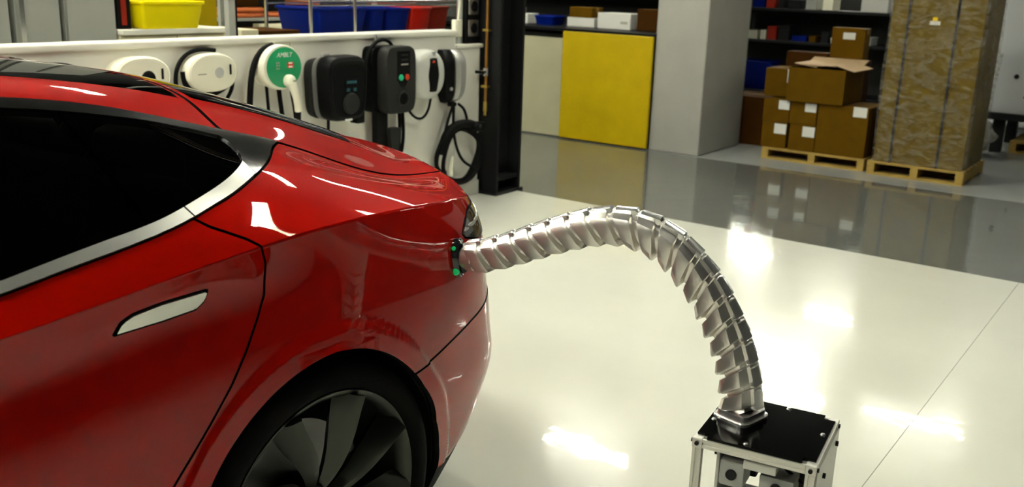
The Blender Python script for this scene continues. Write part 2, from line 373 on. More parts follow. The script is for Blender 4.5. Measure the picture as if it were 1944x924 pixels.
def shell(bm, outline, levels, cy=0, cz=0):
    """stack of scaled outlines along +X: levels = [(x, scale)]"""
    loft(bm, [[Vector((x, cy+(y-cy)*s, cz+(z-cz)*s)) for (y, z) in outline] for x, s in levels]); return bm
def charger(name, label, y, z): return thing(name, label, 'charger', (WX, y, z), 0, 'wall chargers on the partition')
def cable(pts, r, parent, mt='black_rubber', n=30, name='cable', seg=8):
    bm = BM(); tube(bm, smooth_path(pts, n), r, seg); return obj(name, bm, mt, parent, 80)

# white oval pair
for i, (y, z, lab) in enumerate(((2.735, .998, 'white oval wall charger with a round black socket and a slot'), (3.135, .998, 'white oval wall charger with only a slot and a black cable round it'))):
    t = charger('wall_charger', lab, y, z)
    shell(b := BM(), se(.152, .098, 2.2, 56), [(0, .95), (.045, .97), (.075, 1.0), (.092, .97), (.099, .90), (.097, .86), (.099, .84)]); obj('housing', b, 'white_plastic', t, 35)
    b = BM(); box(b, (.099, .098, .012), (.008, .012, .052), bev=.003); obj('slot', b, 'black_plastic', t)
    if i == 0:
        b = BM(); lathe(b, [(0, .100), (.026, .100), (.034, .104), (.040, .098)], (0, .022, -.008), 'X', 28); obj('socket', b, 'black_plastic', t, 40)
        cable([(.03, -.13, -.04), (.03, -.16, -.09), (.03, -.10, -.16), (.03, .04, -.22), (.03, .12, -.5)], .012, t)
    else:
        b = BM(); lathe(b, [(0, .1005), (.026, .1005), (.026, .0985)], (0, .03, .0), 'X', 28); d_ = obj('emblem', b, 'charger_pale', t, 40)
        b = BM(); box(b, (.099, -.075, -.004), (.002, .05, .005)); obj('lettering', b, 'print_grey', t)
        cable([(.03, .06, .105), (.03, -.03, .112), (.03, -.12, .085), (.03, -.172, .02), (.03, -.182, -.05), (.03, -.17, -.10)], .011, t)
        cable([(.05, -.152, .01), (.055, -.14, -.06), (.06, -.09, -.10), (.06, -.02, -.113), (.055, .06, -.098), (.05, .12, -.07)], .014, t)
        cable([(.05, .148, -.04), (.05, .14, -.09), (.05, .10, -.15), (.05, .05, -.22), (.04, .0, -.40)], .010, t)
# cable loop of a charger further along, mostly behind the car
t = thing('cable_loop', 'black cable loop hanging on the partition behind the car roof', 'cable', (WX, 2.33, .97), 0)
b = BM(); tube(b, [(.05, .15*math.cos(a), .10*math.sin(a)) for a in np.linspace(0, 2*PI, 36, endpoint=False)], .014, 8, loop=True); obj('cable', b, 'black_rubber', t, 80)
b = BM(); box(b, (.03, 0, .10), (.06, .03, .02), bev=.004); obj('hook', b, 'black_plastic', t)

# green faced round charger
t = charger('wall_charger', 'round white wall charger with a green face and a white plug', 3.575, 1.002)
shell(b := BM(), se(.138, .122, 2.0, 56), [(0, .90), (.03, .96), (.075, 1.0), (.10, .985), (.108, .95)]); obj('housing', b, 'white_plastic', t, 35)
shell(b := BM(), se(.121, .108, 2.0, 56, cy=.006), [(.106, 1.0), (.110, 1.0), (.1115, .97)], cy=.006); fc = obj('face', b, 'charger_green', t, 35)
me = text_mesh('AMBLT', .034); me.transform(Matrix.Translation((.1125, .008, .066)) @ Matrix(((0, 0, 1, 0), (1, .25, 0, 0), (0, 1, 0, 0), (0, 0, 0, 1)))); obj('lettering', me, 'print_white', fc)
b = BM()
for yy in (-.047, -.033):
    for zz in (-.016, .0, .014): box(b, (.1122, yy, .012+zz), (.001, .010, .009))
obj('printed_panel', b, 'print_grey', fc)
b = BM(); box(b, (.1122, .047, .012), (.001, .046, .032), bev=.0003); pr = obj('printed_panel', b, 'led_red', fc); b = BM(); box(b, (.113, .047, .022), (.001, .026, .008)); box(b, (.113, .047, .003), (.001, .026, .008)); obj('lettering', b, 'print_white', fc)
b = BM(); lathe(b, [(0, .150), (.022, .149), (.032, .14), (.036, .125), (.034, .105)], (0, .028, -.072), 'X', 28); pg = obj('plug', b, 'white_plastic', t, 50)
b = BM(); tube(b, smooth_path([(.135, .03, -.082), (.142, .045, -.13), (.14, .062, -.185), (.13, .078, -.238)], 12), [.026, .026, .025, .023, .021, .020, .019, .019, .019, .019, .019, .019], 14); obj('plug_grip', b, 'white_plastic', pg, 60)
b = BM(); tube(b, smooth_path([(.13, .078, -.235), (.12, .086, -.285), (.10, .092, -.36), (.08, .09, -.55)], 14), .016, 12); obj('cable', b, 'black_rubber', t, 60)
b = BM(); box(b, (.166, .028, -.068), (.004, .022, .010), bev=.002); obj('plug_latch', b, 'print_grey', pg)
b = BM(); path = smooth_path([(.05, -.02, .115), (.05, -.09, .09), (.05, -.15, .015), (.05, -.178, -.10), (.05, -.192, -.24), (.05, -.198, -.5)], 24)
tube(b, path, .017, 10); obj('cable', b, 'black_rubber', t, 60)
cable([(.04, -.062, -.10), (.04, -.058, -.17), (.04, -.05, -.28), (.04, -.05, -.5)], .009, t); cable([(.04, .022, -.11), (.04, .03, -.18), (.04, .045, -.30), (.04, .05, -.5)], .013, t)
cable([(.04, .10, -.07), (.04, .112, -.14), (.05, .12, -.22), (.05, .12, -.5)], .010, t)

# black boxy charger
t = charger('wall_charger', 'boxy black wall charger with a small dim screen', 3.985, .862)
shell(b := BM(), se(.178, .175, 5, 56, taper=.10), [(0, .97), (.03, 1.0), (.045, .99)]); obj('back_plate', b, 'charger_grey', t, 35)
shell(b := BM(), se(.165, .188, 4.5, 56, taper=.12, cy=.03), [(.045, .96), (.075, 1.0), (.13, .99), (.155, .95), (.165, .86), (.158, .80), (.158, .6)], cy=.03); fr = obj('housing', b, 'black_plastic', t, 35)
shell(b := BM(), se(.170, .182, 4.5, 40, taper=.12, cy=.015), [(.044, 1.0), (.058, 1.0)], cy=.015); obj('grey_band', b, 'charger_silver', t, 35)
b = BM(); box(b, (.160, .05, .02), (.004, .10, .075), bev=.002); obj('screen', b, 'black_plastic', fr)
b = BM(); box(b, (.163, .05, .038), (.002, .080, .016)); box(b, (.163, .022, -.006), (.002, .024, .020)); box(b, (.163, .076, -.006), (.002, .024, .020)); obj('display', b, 'screen_teal', fr)
b = BM(); lathe(b, [(0, .170), (.040, .170), (.056, .176), (.064, .160)], (0, .045, -.085), 'X', 32); obj('socket', b, 'charger_grey', fr, 40)
b = BM(); box(b, (.10, .155, -.165), (.07, .06, .10), bev=.008); obj('plug_holder', b, 'black_plastic', t, 40)
b = BM(); box(b, (.16, .025, -.178), (.006, .055, .012), bev=.002); obj('badge', b, 'print_white', fr)
b = BM(); box(b, (.06, -.06, .187), (.03, .05, .02), bev=.005); obj('latch', b, 'charger_silver', t, 40)
cable([(.08, -.06, -.17), (.08, -.062, -.25), (.08, -.06, -.5)], .009, t)

# dark grey charger with push buttons
t = charger('wall_charger', 'dark grey wall charger with a green and a red button', 4.44, .885)
shell(b := BM(), se(.155, .20, 8, 48), [(0, 1.0), (.07, 1.0), (.082, .985)]); obj('back_plate', b, 'black_plastic', t, 35)
shell(b := BM(), se(.135, .205, 5.5, 56, cy=.02), [(.08, .97), (.10, 1.0), (.148, 1.0), (.162, .97), (.166, .90)], cy=.02); fr = obj('housing', b, 'charger_grey', t, 35)
b = BM(); box(b, (.167, .035, .085), (.004, .115, .18), bev=.0015); kp = obj('keypad', b, 'black_plastic', fr)
for zz in (.15, .122, .094):
    b = BM(); box(b, (.1695, .040, zz), (.002, .062, .009)); obj('lettering', b, 'print_grey' if zz < .1 else 'charger_grey', kp)
b = BM(); lathe(b, [(0, .171), (.034, .171), (.040, .166)], (0, .030, -.005), 'X', 28); kb = obj('button_ring', b, 'black_plastic', fr, 40)
for yy, mm, nm in ((.008, 'led_green', 'green push button'), (.062, 'led_red', 'red push button')):
    b = BM(); lathe(b, [(0, .178), (.016, .177), (.019, .172), (.019, .166)], (0, yy, .016), 'X', 20); o_ = obj('button', b, mm, fr, 40); o_['label'] = nm
b = BM(); lathe(b, [(0, .168), (.036, .168), (.040, .176), (.050, .172), (.052, .165)], (0, .030, -.115), 'X', 32); sk = obj('socket', b, 'charger_grey', fr, 40)
b = BM(); lathe(b, [(0, .1705), (.035, .1705), (.035, .168)], (0, .030, -.115), 'X', 32); obj('socket_hole', b, 'black_plastic', sk, 40)
cable([(.06, -.17, .05), (.06, -.175, .12), (.06, -.13, .20), (.06, -.06, .235), (.06, .02, .222), (.06, .06, .18)], .011, t)
b = BM(); box(b, (.02, -.06, .235), (.02, .012, .07), bev=.003); obj('hook', b, 'charger_silver', t)
b = BM(); box(b, (.07, -.075, -.32), (.05, .10, .26), bev=.01); obj('cable_duct', b, 'black_rubber', t, 40)
b = BM(); loft(b, [[Vector((.10+dx, .005+y_*s, -.30-.10*(1-s)*3)) for dx, y_ in ((-.03, -.05), (.03, -.05), (.03, .05), (-.03, .05))] for s in (1.0, .9, .7, .45)]); obj('plug', b, 'charger_grey', t, 40)
for yy in (.105, .138): cable([(.07, yy-.008, -.19), (.07, yy, -.30), (.07, yy-.005, -.42), (.07, .10, -.52)], .011, t)

# round white charger with black stripe
t = charger('wall_charger', 'round pale wall charger with a black centre stripe', 4.775, .893)
shell(b := BM(), se(.160, .162, 2.3, 56), [(0, .93), (.04, .98), (.07, 1.0), (.105, .96), (.125, .86), (.132, .70), (.134, .4)]); obj('housing', b, 'charger_pale', t, 40)
b = BM(); rings = []
for zz in np.linspace(-.158, .158, 19):
    k = (zz/.164)**2; xx = .137*max(.02, (1-k*k))**.45; w = .040+.006*math.cos(zz*38); rings.append([Vector((xx-.02, .018-w, zz)), Vector((xx+.006, .018-w, zz)), Vector((xx+.008, .018, zz)), Vector((xx+.006, .018+w, zz)), Vector((xx-.02, .018+w, zz))])
loft(b, rings); st = obj('centre_stripe', b, 'black_plastic', t, 40)
b = BM(); box(b, (.115, .030, .125), (.03, .03, .045), bev=.004); obj('badge', b, 'charger_silver', st)
b = BM(); box(b, (.142, .012, .085), (.004, .018, .012)); obj('badge', b, 'led_red', st)
cable([(.03, -.08, .14), (.03, -.13, .12), (.03, -.165, .06), (.03, -.178, -.03), (.03, -.16, -.11), (.03, -.12, -.15)], .013, t)
cable([(.06, -.165, -.15), (.06, -.13, -.22), (.06, -.06, -.275), (.06, .0, -.28), (.06, .05, -.24), (.06, .08, -.16)], .0085, t)

# slim two-tone charger with its cable coiled below
t = charger('wall_charger', 'slim silver and black wall charger above a coiled cable', 5.075, .862)
def half(y0, y1, xd):
    b = BM(); rings = []
    for zz in np.linspace(-.175, .175, 15):
        k = zz/.175; w = 1-.30*max(0, -k)**1.5-.18*abs(k)**6; top = 1-.55*abs(k)**5
        ya, yb = y0*w, y1*w; rings.append([Vector((0, ya, zz)), Vector((xd*top*.8, ya, zz)), Vector((xd*top, ya*.75+yb*.25, zz)), Vector((xd*top, ya*.25+yb*.75, zz)), Vector((xd*top*.75, yb, zz)), Vector((0, yb, zz))])
    loft(b, rings); return b
obj('housing', half(-.10, .0, .10), 'black_plastic', t, 40); o_ = obj('front_cover', half(.0, .105, .115), 'charger_silver', t, 40)
b = BM(); cyl(b, (.09, -.06, -.075), (.108, -.06, -.075), .012, seg=16); obj('lock', b, 'charger_silver', t, 40)
b = BM(); box(b, (.06, .0, -.185), (.05, .05, .03), bev=.01); obj('cable_gland', b, 'black_rubber', t, 40)
cl = thing('cable_coil', 'thick black charging cable coiled in a loop on the partition', 'cable', (WX, 5.16, .33))
def ring(cy, cz, ry, rz, x, rad, tilt=0, a0=0, a1=2*PI, n=44):
    b = BM(); pts = []
    for a in np.linspace(a0, a1, n, endpoint=abs(a1-a0) < 6.2):
        y_, z_ = ry*math.cos(a), rz*math.sin(a); pts.append((x+.012*math.sin(3*a), cy+y_*math.cos(tilt)-z_*math.sin(tilt), cz+y_*math.sin(tilt)+z_*math.cos(tilt)))
    tube(b, pts, rad, 8, loop=abs(a1-a0) > 6.2); return obj('cable', b, 'black_rubber', cl, 80)
ring(0, 0, .225, .195, .05, .015); ring(.015, -.015, .205, .185, .075, .014, .2); ring(-.01, -.005, .235, .175, .065, .013, -.15); ring(.02, -.06, .21, .13, .09, .013, .15, PI, 2*PI)
b = BM(); tube(b, smooth_path([(.07, -.20, .03), (.08, -.16, .15), (.085, -.05, .205), (.09, .08, .20), (.085, .18, .165)], 20), .030, 10); obj('cable_wrap', b, 'black_rubber', cl, 60)
b = BM(); shell(b, se(.062, .034, 2.2, 24), [(.10, .9), (.135, 1.0), (.15, .8)]); bmesh.ops.translate(b, verts=b.verts, vec=(0, .13, .185)); hd = obj('plug', b, 'black_plastic', cl, 50)
b = BM(); lathe(b, [(0, .158), (.012, .156), (.016, .148)], (0, .12, .188), 'X', 16); obj('plug_button', b, 'charger_grey', hd, 40)
b = BM(); tube(b, smooth_path([(.09, -.13, -.13), (.095, -.125, -.06), (.095, -.11, .0)], 10), [.020, .020, .019, .017, .015, .014, .013, .012, .010, .008], 10); obj('plug', b, 'white_plastic', cl, 60)
for pts in ([(.07, -.085, .345), (.075, -.135, .26), (.08, -.19, .12), (.08, -.215, .02)], [(.07, -.075, .345), (.075, -.085, .22), (.08, -.07, .10), (.085, .02, -.05), (.09, .13, -.11)], [(.07, -.03, .345), (.075, .02, .31), (.08, .06, .22), (.085, .08, .15)]):
    bm = BM(); tube(bm, smooth_path(pts, 22), .010, 8); obj('cable', bm, 'black_rubber', cl, 80)
# ------------------------------------------------------------------ the car
mat('car_paint', (.30, .0022, .0001), rough=.45, metal=.20, coat=.75, coat_rough=.015, spec=0.0)
mat('car_black', (.003, .003, .003), rough=.7, spec=.15)
mat('gloss_black', (.012, .012, .013), rough=.12, coat=.6)
mat('satin_chrome', (.70, .70, .66), rough=.34, metal=1.0)
mat('dark_chrome', (.30, .30, .30), rough=.16, metal=1.0)
mat('tyre_rubber', (.0025, .0025, .0025), rough=.85, spec=.12, bump=.15, bump_scale=120)
mat('wheel_grey', (.050, .053, .046), rough=.34, metal=.9)
mat('brake_steel', (.18, .18, .18), rough=.4, metal=1.0)
mat('lamp_lens', (.05, .045, .045), rough=.08, coat=1.0, metal=.4)
mat('lamp_red', (.16, .004, .004), rough=.12, coat=1.0)
mat('cabin_dark', (.012, .012, .013), rough=.75)
mat('seat_leather', (.025, .025, .027), rough=.5)
def glass_mat(name, tint, fac):
    m = bpy.data.materials.new(name); m.use_nodes = True; nt = m.node_tree; nt.nodes.clear()
    o = nt.nodes.new('ShaderNodeOutputMaterial'); t = nt.nodes.new('ShaderNodeBsdfTransparent'); g = nt.nodes.new('ShaderNodeBsdfGlossy')
    fr = nt.nodes.new('ShaderNodeFresnel'); fr.inputs['IOR'].default_value = 1.5; mx = nt.nodes.new('ShaderNodeMixShader')
    t.inputs[0].default_value = (*tint, 1); g.inputs['Roughness'].default_value = .015; g.inputs[0].default_value = (fac, fac, fac, 1)
    nt.links.new(fr.outputs[0], mx.inputs[0]); nt.links.new(t.outputs[0], mx.inputs[1]); nt.links.new(g.outputs[0], mx.inputs[2])
    nt.links.new(mx.outputs[0], o.inputs[0]); M[name] = m
glass_mat('privacy_glass', (.16, .18, .16), .8)
glass_mat('roof_glass', (.02, .022, .02), 1.0)
glass_mat('windscreen_glass', (.5, .55, .5), 1.0)

CAR_X, CAR_Y = -2.36, 1.3243
# vertex columns: 0-2 position (x = b, y = a, z)  3-5 normal  6 s or w  7 v
def grid_mesh(P, s, v, flip=False):
    P = P[:, :, [1, 0, 2]]; ns, nv = P.shape[:2]
    du = np.gradient(P, axis=0); dv = np.gradient(P, axis=1); N = np.cross(du, dv); N /= np.linalg.norm(N, axis=2, keepdims=True)+1e-12
    if flip: N = -N
    V = np.concatenate([P, N, np.broadcast_to(np.asarray(s)[:, None, None], (ns, nv, 1)), np.broadcast_to(np.asarray(v)[None, :, None], (ns, nv, 1))], 2).reshape(-1, 8)
    i = np.arange(ns-1)[:, None]*nv+np.arange(nv-1)[None]
    q = np.stack([i, i+nv, i+nv+1, i+1], -1).reshape(-1, 4)
    if flip: q = q[:, ::-1]
    return V, np.concatenate([q[:, [0, 1, 2]], q[:, [0, 2, 3]]])
def clip(mesh, f):
    """keep f < 0"""
    V, F = mesh
    if len(F) == 0: return mesh
    fv = f[F]; ins = fv < 0; cnt = ins.sum(1); keep = F[cnt == 3]; extra = []; newV = []; cache = {}; base = len(V)
    def cut(i, j):
        k = (i, j) if i < j else (j, i)
        if k not in cache:
            t = f[k[0]]/(f[k[0]]-f[k[1]]); p = V[k[0]]*(1-t)+V[k[1]]*t; p[3:6] /= np.linalg.norm(p[3:6])+1e-12
            cache[k] = base+len(newV); newV.append(p)
        return cache[k]
    for t, m in zip(F[(cnt == 1) | (cnt == 2)], ins[(cnt == 1) | (cnt == 2)]):
        if m.sum() == 1:
            k = int(np.argmax(m)); a, b, c = t[k], t[(k+1) % 3], t[(k+2) % 3]; extra.append((a, cut(a, b), cut(a, c)))
        else:
            k = int(np.argmin(m)); a, b, c = t[k], t[(k+1) % 3], t[(k+2) % 3]; x, y = cut(a, b), cut(a, c); extra += [(x, b, c), (x, c, y)]
    F2 = np.concatenate([keep, np.array(extra, int).reshape(-1, 3)]); V2 = np.concatenate([V, np.array(newV).reshape(-1, V.shape[1])])
    u, inv = np.unique(F2, return_inverse=True)
    return V2[u], inv.reshape(-1, 3)
def cut2(mesh, fn, gap=.005):
    return clip(mesh, fn(mesh[0])+gap/2), clip(mesh, -(fn(mesh[0])-gap/2))
def join(*ms):
    Vs, Fs, o = [], [], 0
    for V, F in ms:
        if len(F): Vs.append(V); Fs.append(F+o); o += len(V)
    return np.concatenate(Vs), np.concatenate(Fs)
def mirror(mesh):
    V, F = mesh; V = V.copy(); V[:, 0] *= -1; V[:, 3] *= -1; return V, F[:, ::-1]
def poly_sdf(x, y, poly):
    P = np.asarray(poly, float); d = np.full(len(x), 1e9); inside = np.zeros(len(x), bool)
    for (x0, y0), (x1, y1) in zip(P, np.roll(P, -1, 0)):
        ex, ey = x1-x0, y1-y0; t = np.clip(((x-x0)*ex+(y-y0)*ey)/(ex*ex+ey*ey+1e-15), 0, 1)
        d = np.minimum(d, np.hypot(x-x0-t*ex, y-y0-t*ey))
        if y0 != y1:
            c = ((y0 > y) != (y1 > y)) & (x < (x1-x0)*(y-y0)/(y1-y0)+x0); inside ^= c
    return np.where(inside, -d, d)
def smooth_poly(pts, n=160):
    P = np.array(pts, float); Q = np.concatenate([P, P[:1]]); d = np.concatenate([[0], np.cumsum(np.linalg.norm(np.diff(Q, axis=0), axis=1))])
    return nat_spline(d, Q)(np.linspace(0, d[-1], n, endpoint=False))
def car_part(name, mesh, material, parent, offset=0.0, flange=.014, skip_center=True, both=False):
    """panel mesh with its edges turned inwards; exact surface normals"""
    if both: mesh = join(mesh, mirror(mesh))
    V, F = mesh; pos = V[:, :3]+V[:, 3:6]*offset; nrm = V[:, 3:6]; n = len(V)
    e = np.concatenate([F[:, [0, 1]], F[:, [1, 2]], F[:, [2, 0]]]); key = np.sort(e, 1); code = key[:, 0]*(n+1)+key[:, 1]
    u, idx, cn = np.unique(code, return_index=True, return_counts=True); be = e[idx[cn == 1]]
    if skip_center:
        m = (np.abs(V[be[:, 0], 0]) < 1e-4) & (np.abs(V[be[:, 1], 0]) < 1e-4); be = be[~m]
    bv = np.unique(be); m2 = {int(v): n+len(bv)+k for k, v in enumerate(bv)}; m1 = {int(v): n+k for k, v in enumerate(bv)}
    P = np.concatenate([pos, pos[bv], pos[bv]-nrm[bv]*flange])
    fl = [(m1[int(b)], m1[int(a)], m2[int(a)], m2[int(b)]) for a, b in be]
    me = bpy.data.meshes.new(name); me.from_pydata(P.tolist(), [], F.tolist()+fl); me.update()
    me.polygons.foreach_set('use_smooth', [True]*len(F)+[False]*len(fl))
    # outward direction of the rim of the panel
    vn = np.zeros((len(P), 3)); me.vertices.foreach_get('normal', (tmp := np.zeros(len(P)*3))); vn = tmp.reshape(-1, 3).copy(); vn[:n] = nrm
    me.normals_split_custom_set_from_vertices(vn.tolist())
    me.materials.append(M[material]); me.materials.append(M['car_black'])
    if material == 'car_paint': me.polygons.foreach_set('material_index', [0]*len(F)+[1]*len(fl))  # turned-in edges black instead of body colour, standing in for shade in the gaps
    o = link(bpy.data.objects.new(name, me), parent); return o
def twin(o):
    """the same part on the car's other side"""
    c = o.copy(); COL.objects.link(c); c.scale = (-1, 1, 1)
    for ch in o.children:
        d = ch.copy(); COL.objects.link(d); d.parent = c
    return c

car = thing('car', 'glossy red hatchback with dark tinted windows, being charged at its tail', 'car', (CAR_X, CAR_Y, 0))
# ---- base grids
sg = np.concatenate([np.linspace(SK[0], -1.3, 90, endpoint=False), np.linspace(-1.3, -.5, 60, endpoint=False), np.linspace(-.5, .62, 150, endpoint=False), np.linspace(.62, SK[-1], 90)])
vg = np.concatenate([np.linspace(0, 7.6, 74, endpoint=False), np.linspace(7.6, 8, 7)])
PL = lower(sg, vg)
def rear_arch(a, z):
    phi = np.arctan2(a, z-.355); r = np.hypot(a, z-.355)
    return r-np.interp(phi, [-2.2, -1.6, -.98, -.4, 0, .23, .60, .92, 1.3, 1.55, 1.77, 2.2], [.40, .395, .387, .389, .389, .382, .366, .357, .364, .396, .443, .47])
FRONT_AXLE = -2.88
def front_arch(a, z): return np.hypot(a-FRONT_AXLE, z-.36)-.385
dist = np.minimum(rear_arch(PL[..., 0], PL[..., 2]), front_arch(PL[..., 0], PL[..., 2]))
k = np.clip((.056-dist)/.010, 0, 1); k = k*k*(3-2*k)
side = np.clip((PL[..., 1]-.80)/.08, 0, 1)
PL[..., 1] += .007*k*side
# a soft crease along the bumper
wu = np.concatenate([np.linspace(-3.8, -1.3, 70, endpoint=False), np.linspace(-1.3, .95, 230)])
vu = np.concatenate([np.linspace(0, .12, 6, endpoint=False), np.linspace(.12, 1, 22, endpoint=False), np.linspace(1, 2, 34, endpoint=False), np.linspace(2, 3, 16, endpoint=False), np.linspace(3, 4, 18)])
PU = upper(wu, vu)
LOW = grid_mesh(PL, sg, vg); UPP = grid_mesh(PU, wu, vu)
# rounded shoulder: shared normals along the crease
nl = LOW[0].reshape(len(sg), len(vg), 8); nu = UPP[0].reshape(len(wu), len(vu), 8)
aE_, nE_ = nu[:, 0, 1], nu[:, 0, 3:6].copy()
selL = (sg >= S_FC) & (sg <= S_RC)
nLi = np.stack([np.interp(aE_, nl[selL, -1, 1], nl[selL, -1, 3+i]) for i in range(3)], 1)
avg = nE_+nLi; avg /= np.linalg.norm(avg, axis=1, keepdims=True); nu[:, 0, 3:6] = avg
for j in np.where(selL)[0]:
    nl[j, -1, 3:6] = [np.interp(nl[j, -1, 1], aE_, avg[:, i]) for i in range(3)]
jl = np.where(sg > S_RC)[0]; lipn = nu[-1, :, 3:6].copy(); lipb = nu[-1, :, 0]; o_ = np.argsort(lipb)
nlip = np.stack([np.interp(nl[jl, -1, 0], lipb[o_], lipn[o_, i]) for i in range(3)], 1)
al = nl[jl, -1, 3:6]+nlip; al /= np.linalg.norm(al, axis=1, keepdims=True); nl[jl, -1, 3:6] = al
ob = np.argsort(nl[jl, -1, 0])
nu[-1, :, 3:6] = np.stack([np.interp(lipb, nl[jl, -1, 0][ob], al[ob, i]) for i in range(3)], 1)
LOW = (nl.reshape(-1, 8), LOW[1]); UPP = (nu.reshape(-1, 8), UPP[1])

# ---- outlines drawn on the body, (a, z) seen from the side
DOOR = [(-.285, 1.20), (-.276, 1.078), (-.267, 1.063), (-.244, 1.046), (-.215, 1.032), (-.180, 1.014), (-.157, .998), (-.146, .961), (-.153, .90), (-.173, .862), (-.208, .81),
        (-.253, .752), (-.332, .664), (-.392, .60), (-.45, .50), (-.485, .40), (-.50, .27), (-1.24, .25), (-1.215, .6), (-1.24, 1.0), (-1.25, 1.20)]
FDOOR = [(-1.25, 1.30), (-1.24, 1.0), (-1.215, .6), (-1.24, .25), (-2.30, .26), (-2.40, .45), (-2.36, .75), (-2.22, .90), (-2.15, .955), (-2.1, 1.3)]
HANDLE = [(-.468, .904), (-.454, .925), (-.432, .934), (-.376, .9395), (-.279, .941), (-.287, .921), (-.306, .909), (-.377, .905)]
RED_A = [-2.3, -1.9, -1.3, -.9, -.634, -.549, -.455, -.352, -.273, -.221, -.170, -.094, -.029, .056, .153, .3]
RED_Z = [.975, .985, .995, 1.002, 1.011, 1.022, 1.034, 1.048, 1.062, 1.073, 1.083, 1.099, 1.110, 1.119, 1.121, 1.121]
GLASS = [(-.625, 1.029), (-.537, 1.042), (-.443, 1.055), (-.327, 1.071), (-.25, 1.087), (-.201, 1.097), (-.162, 1.105), (-.102, 1.118), (-.072, 1.125), (-.048, 1.134), (-.036, 1.146), (-.034, 1.157),
         (-.056, 1.168), (-.085, 1.177), (-.123, 1.188), (-.2, 1.209), (-.256, 1.222), (-.305, 1.232), (-.399, 1.249), (-.499, 1.263), (-.75, 1.280), (-1.1, 1.270), (-1.45, 1.205), (-1.75, 1.105), (-1.98, 1.01),
         (-1.7, 1.005), (-1.3, 1.012), (-.9, 1.016)]
GLASS_S = smooth_poly(GLASS, 260)
red_f = nat_spline(RED_A, RED_Z)
A_, B_, Z_, S_, V_ = (lambda V: V[:, 1]), (lambda V: V[:, 0]), (lambda V: V[:, 2]), (lambda V: V[:, 6]), (lambda V: V[:, 7])
f_door = lambda V: poly_sdf(A_(V), Z_(V), DOOR)
f_fdoor = lambda V: poly_sdf(A_(V), Z_(V), FDOOR)
f_handle = lambda V: poly_sdf(A_(V), Z_(V), HANDLE)
def f_band(V): return np.maximum.reduce([(V_(V)-2)*.20, (red_f(A_(V))[:, 0]-Z_(V))*.9, -2.12-A_(V)])
f_glass = lambda V: poly_sdf(A_(V), Z_(V), GLASS_S)
SEAM_S, SEAM_Z = [.2, .271, .329, .425, .539, .8, 1.1, 1.5], [.612, .615, .622, .641, .660, .690, .705, .705]
f_bumper = lambda V: np.maximum(Z_(V)-np.interp(S_(V), SEAM_S, SEAM_Z), .20-S_(V))
f_valance = lambda V: np.maximum(Z_(V)-np.interp(S_(V), [.4, .47, .568, .64, .75, .9, 1.3], [.262, .268, .262, .288, .31, .325, .33]), .2-S_(V))
LIGHT = [(.533, .884), (.552, .897), (.577, .910), (.62, .924), (.66, .928), (.74, .920), (1.02, .925), (1.05, .90), (1.05, .862), (.80, .848), (.628, .851), (.569, .866), (.545, .872)]
f_light = lambda V: poly_sdf(S_(V), Z_(V), LIGHT)
f_gate = lambda V: np.maximum(.98-S_(V), .66-Z_(V))
f_fbump = lambda V: np.maximum(A_(V)+3.22, Z_(V)-.60)
f_sill = lambda V: np.maximum.reduce([Z_(V)-.235, S_(V)-.2, -2.9-A_(V)])

low = clip(LOW, -rear_arch(A_(LOW[0]), Z_(LOW[0]))); low = clip(low, -front_arch(A_(low[0]), Z_(low[0])))
valance, low = cut2(low, f_valance, .003)
sill, low = cut2(low, f_sill, .003)
bumper, low = cut2(low, f_bumper, .004)
light, low = cut2(low, f_light, .004)
gate_l, low = cut2(low, f_gate, .005)
fbump, low = cut2(low, f_fbump, .004)
rdoor_l, low = cut2(low, f_door, .0055)
fdoor_l, low = cut2(low, f_fdoor, .0055)
handle, rdoor_l = cut2(rdoor_l, f_handle, .005)
band, upp = cut2(UPP, f_band, .0025)
f_hood = lambda V: np.maximum(A_(V)+2.36, .45-V_(V)*.5)
hood, upp = cut2(upp, f_hood, .005)
f_wind = lambda V: np.maximum.reduce([(3-V_(V))*.25, A_(V)+1.47, -2.30-A_(V)])
wind, upp = cut2(upp, f_wind, .003)
f_roof = lambda V: np.maximum.reduce([(3-V_(V))*.25, A_(V)+.045+.10*(V_(V)-3), -1.45-A_(V)])
roofg, upp = cut2(upp, f_roof, .003)
f_hatch = lambda V: np.maximum((2.0-V_(V))*.2, -.026-.03*np.clip(3-V_(V), 0, 1)*0-.10*np.maximum(V_(V)-3, 0)-A_(V)+.02*np.clip(3-V_(V), 0, 1))
hatch, upp = clip(upp, f_hatch(upp[0])+.004), clip(upp, -(f_hatch(upp[0])-.010))
f_hglass = lambda V: np.maximum.reduce([(3.04-V_(V))*.25, A_(V)-.56-.03*(V_(V)-3), -.02-.10*np.maximum(V_(V)-3, 0)+.02-A_(V)])
hglass, hatch = cut2(hatch, f_hglass, .003)
rdoor_u, upp = cut2(upp, f_door, .0055)
fdoor_u, upp = cut2(upp, f_fdoor, .0055)
glass, trim = cut2(band, f_glass, .001)
gb_a = [p[0] for p in GLASS[:10]][::-1]
f_mould = lambda V: np.maximum(Z_(V)-np.interp(A_(V), [-2.0, -1.7, -1.3, -.9]+[p[0] for p in GLASS[:9]], [1.012, 1.007, 1.014, 1.018]+[p[1]+.001 for p in GLASS[:9]]), A_(V)+.070)
mould, trim = cut2(trim, f_mould, .0015)
mould_q, mould_d = cut2(mould, lambda V: -(A_(V)+.271+.55*(Z_(V)-1.07)), .004)
div_q = lambda V: (A_(V)+.358+(Z_(V)-1.072)*-.23*-1.0*-1.0)
qglass, glass = cut2(glass, lambda V: -(A_(V)-np.interp(Z_(V), [1.07, 1.10, 1.154, 1.186, 1.238], [-.357, -.361, -.379, -.384, -.397])), .009)
fglass, rglass = cut2(glass, lambda V: A_(V)+1.25, .05)

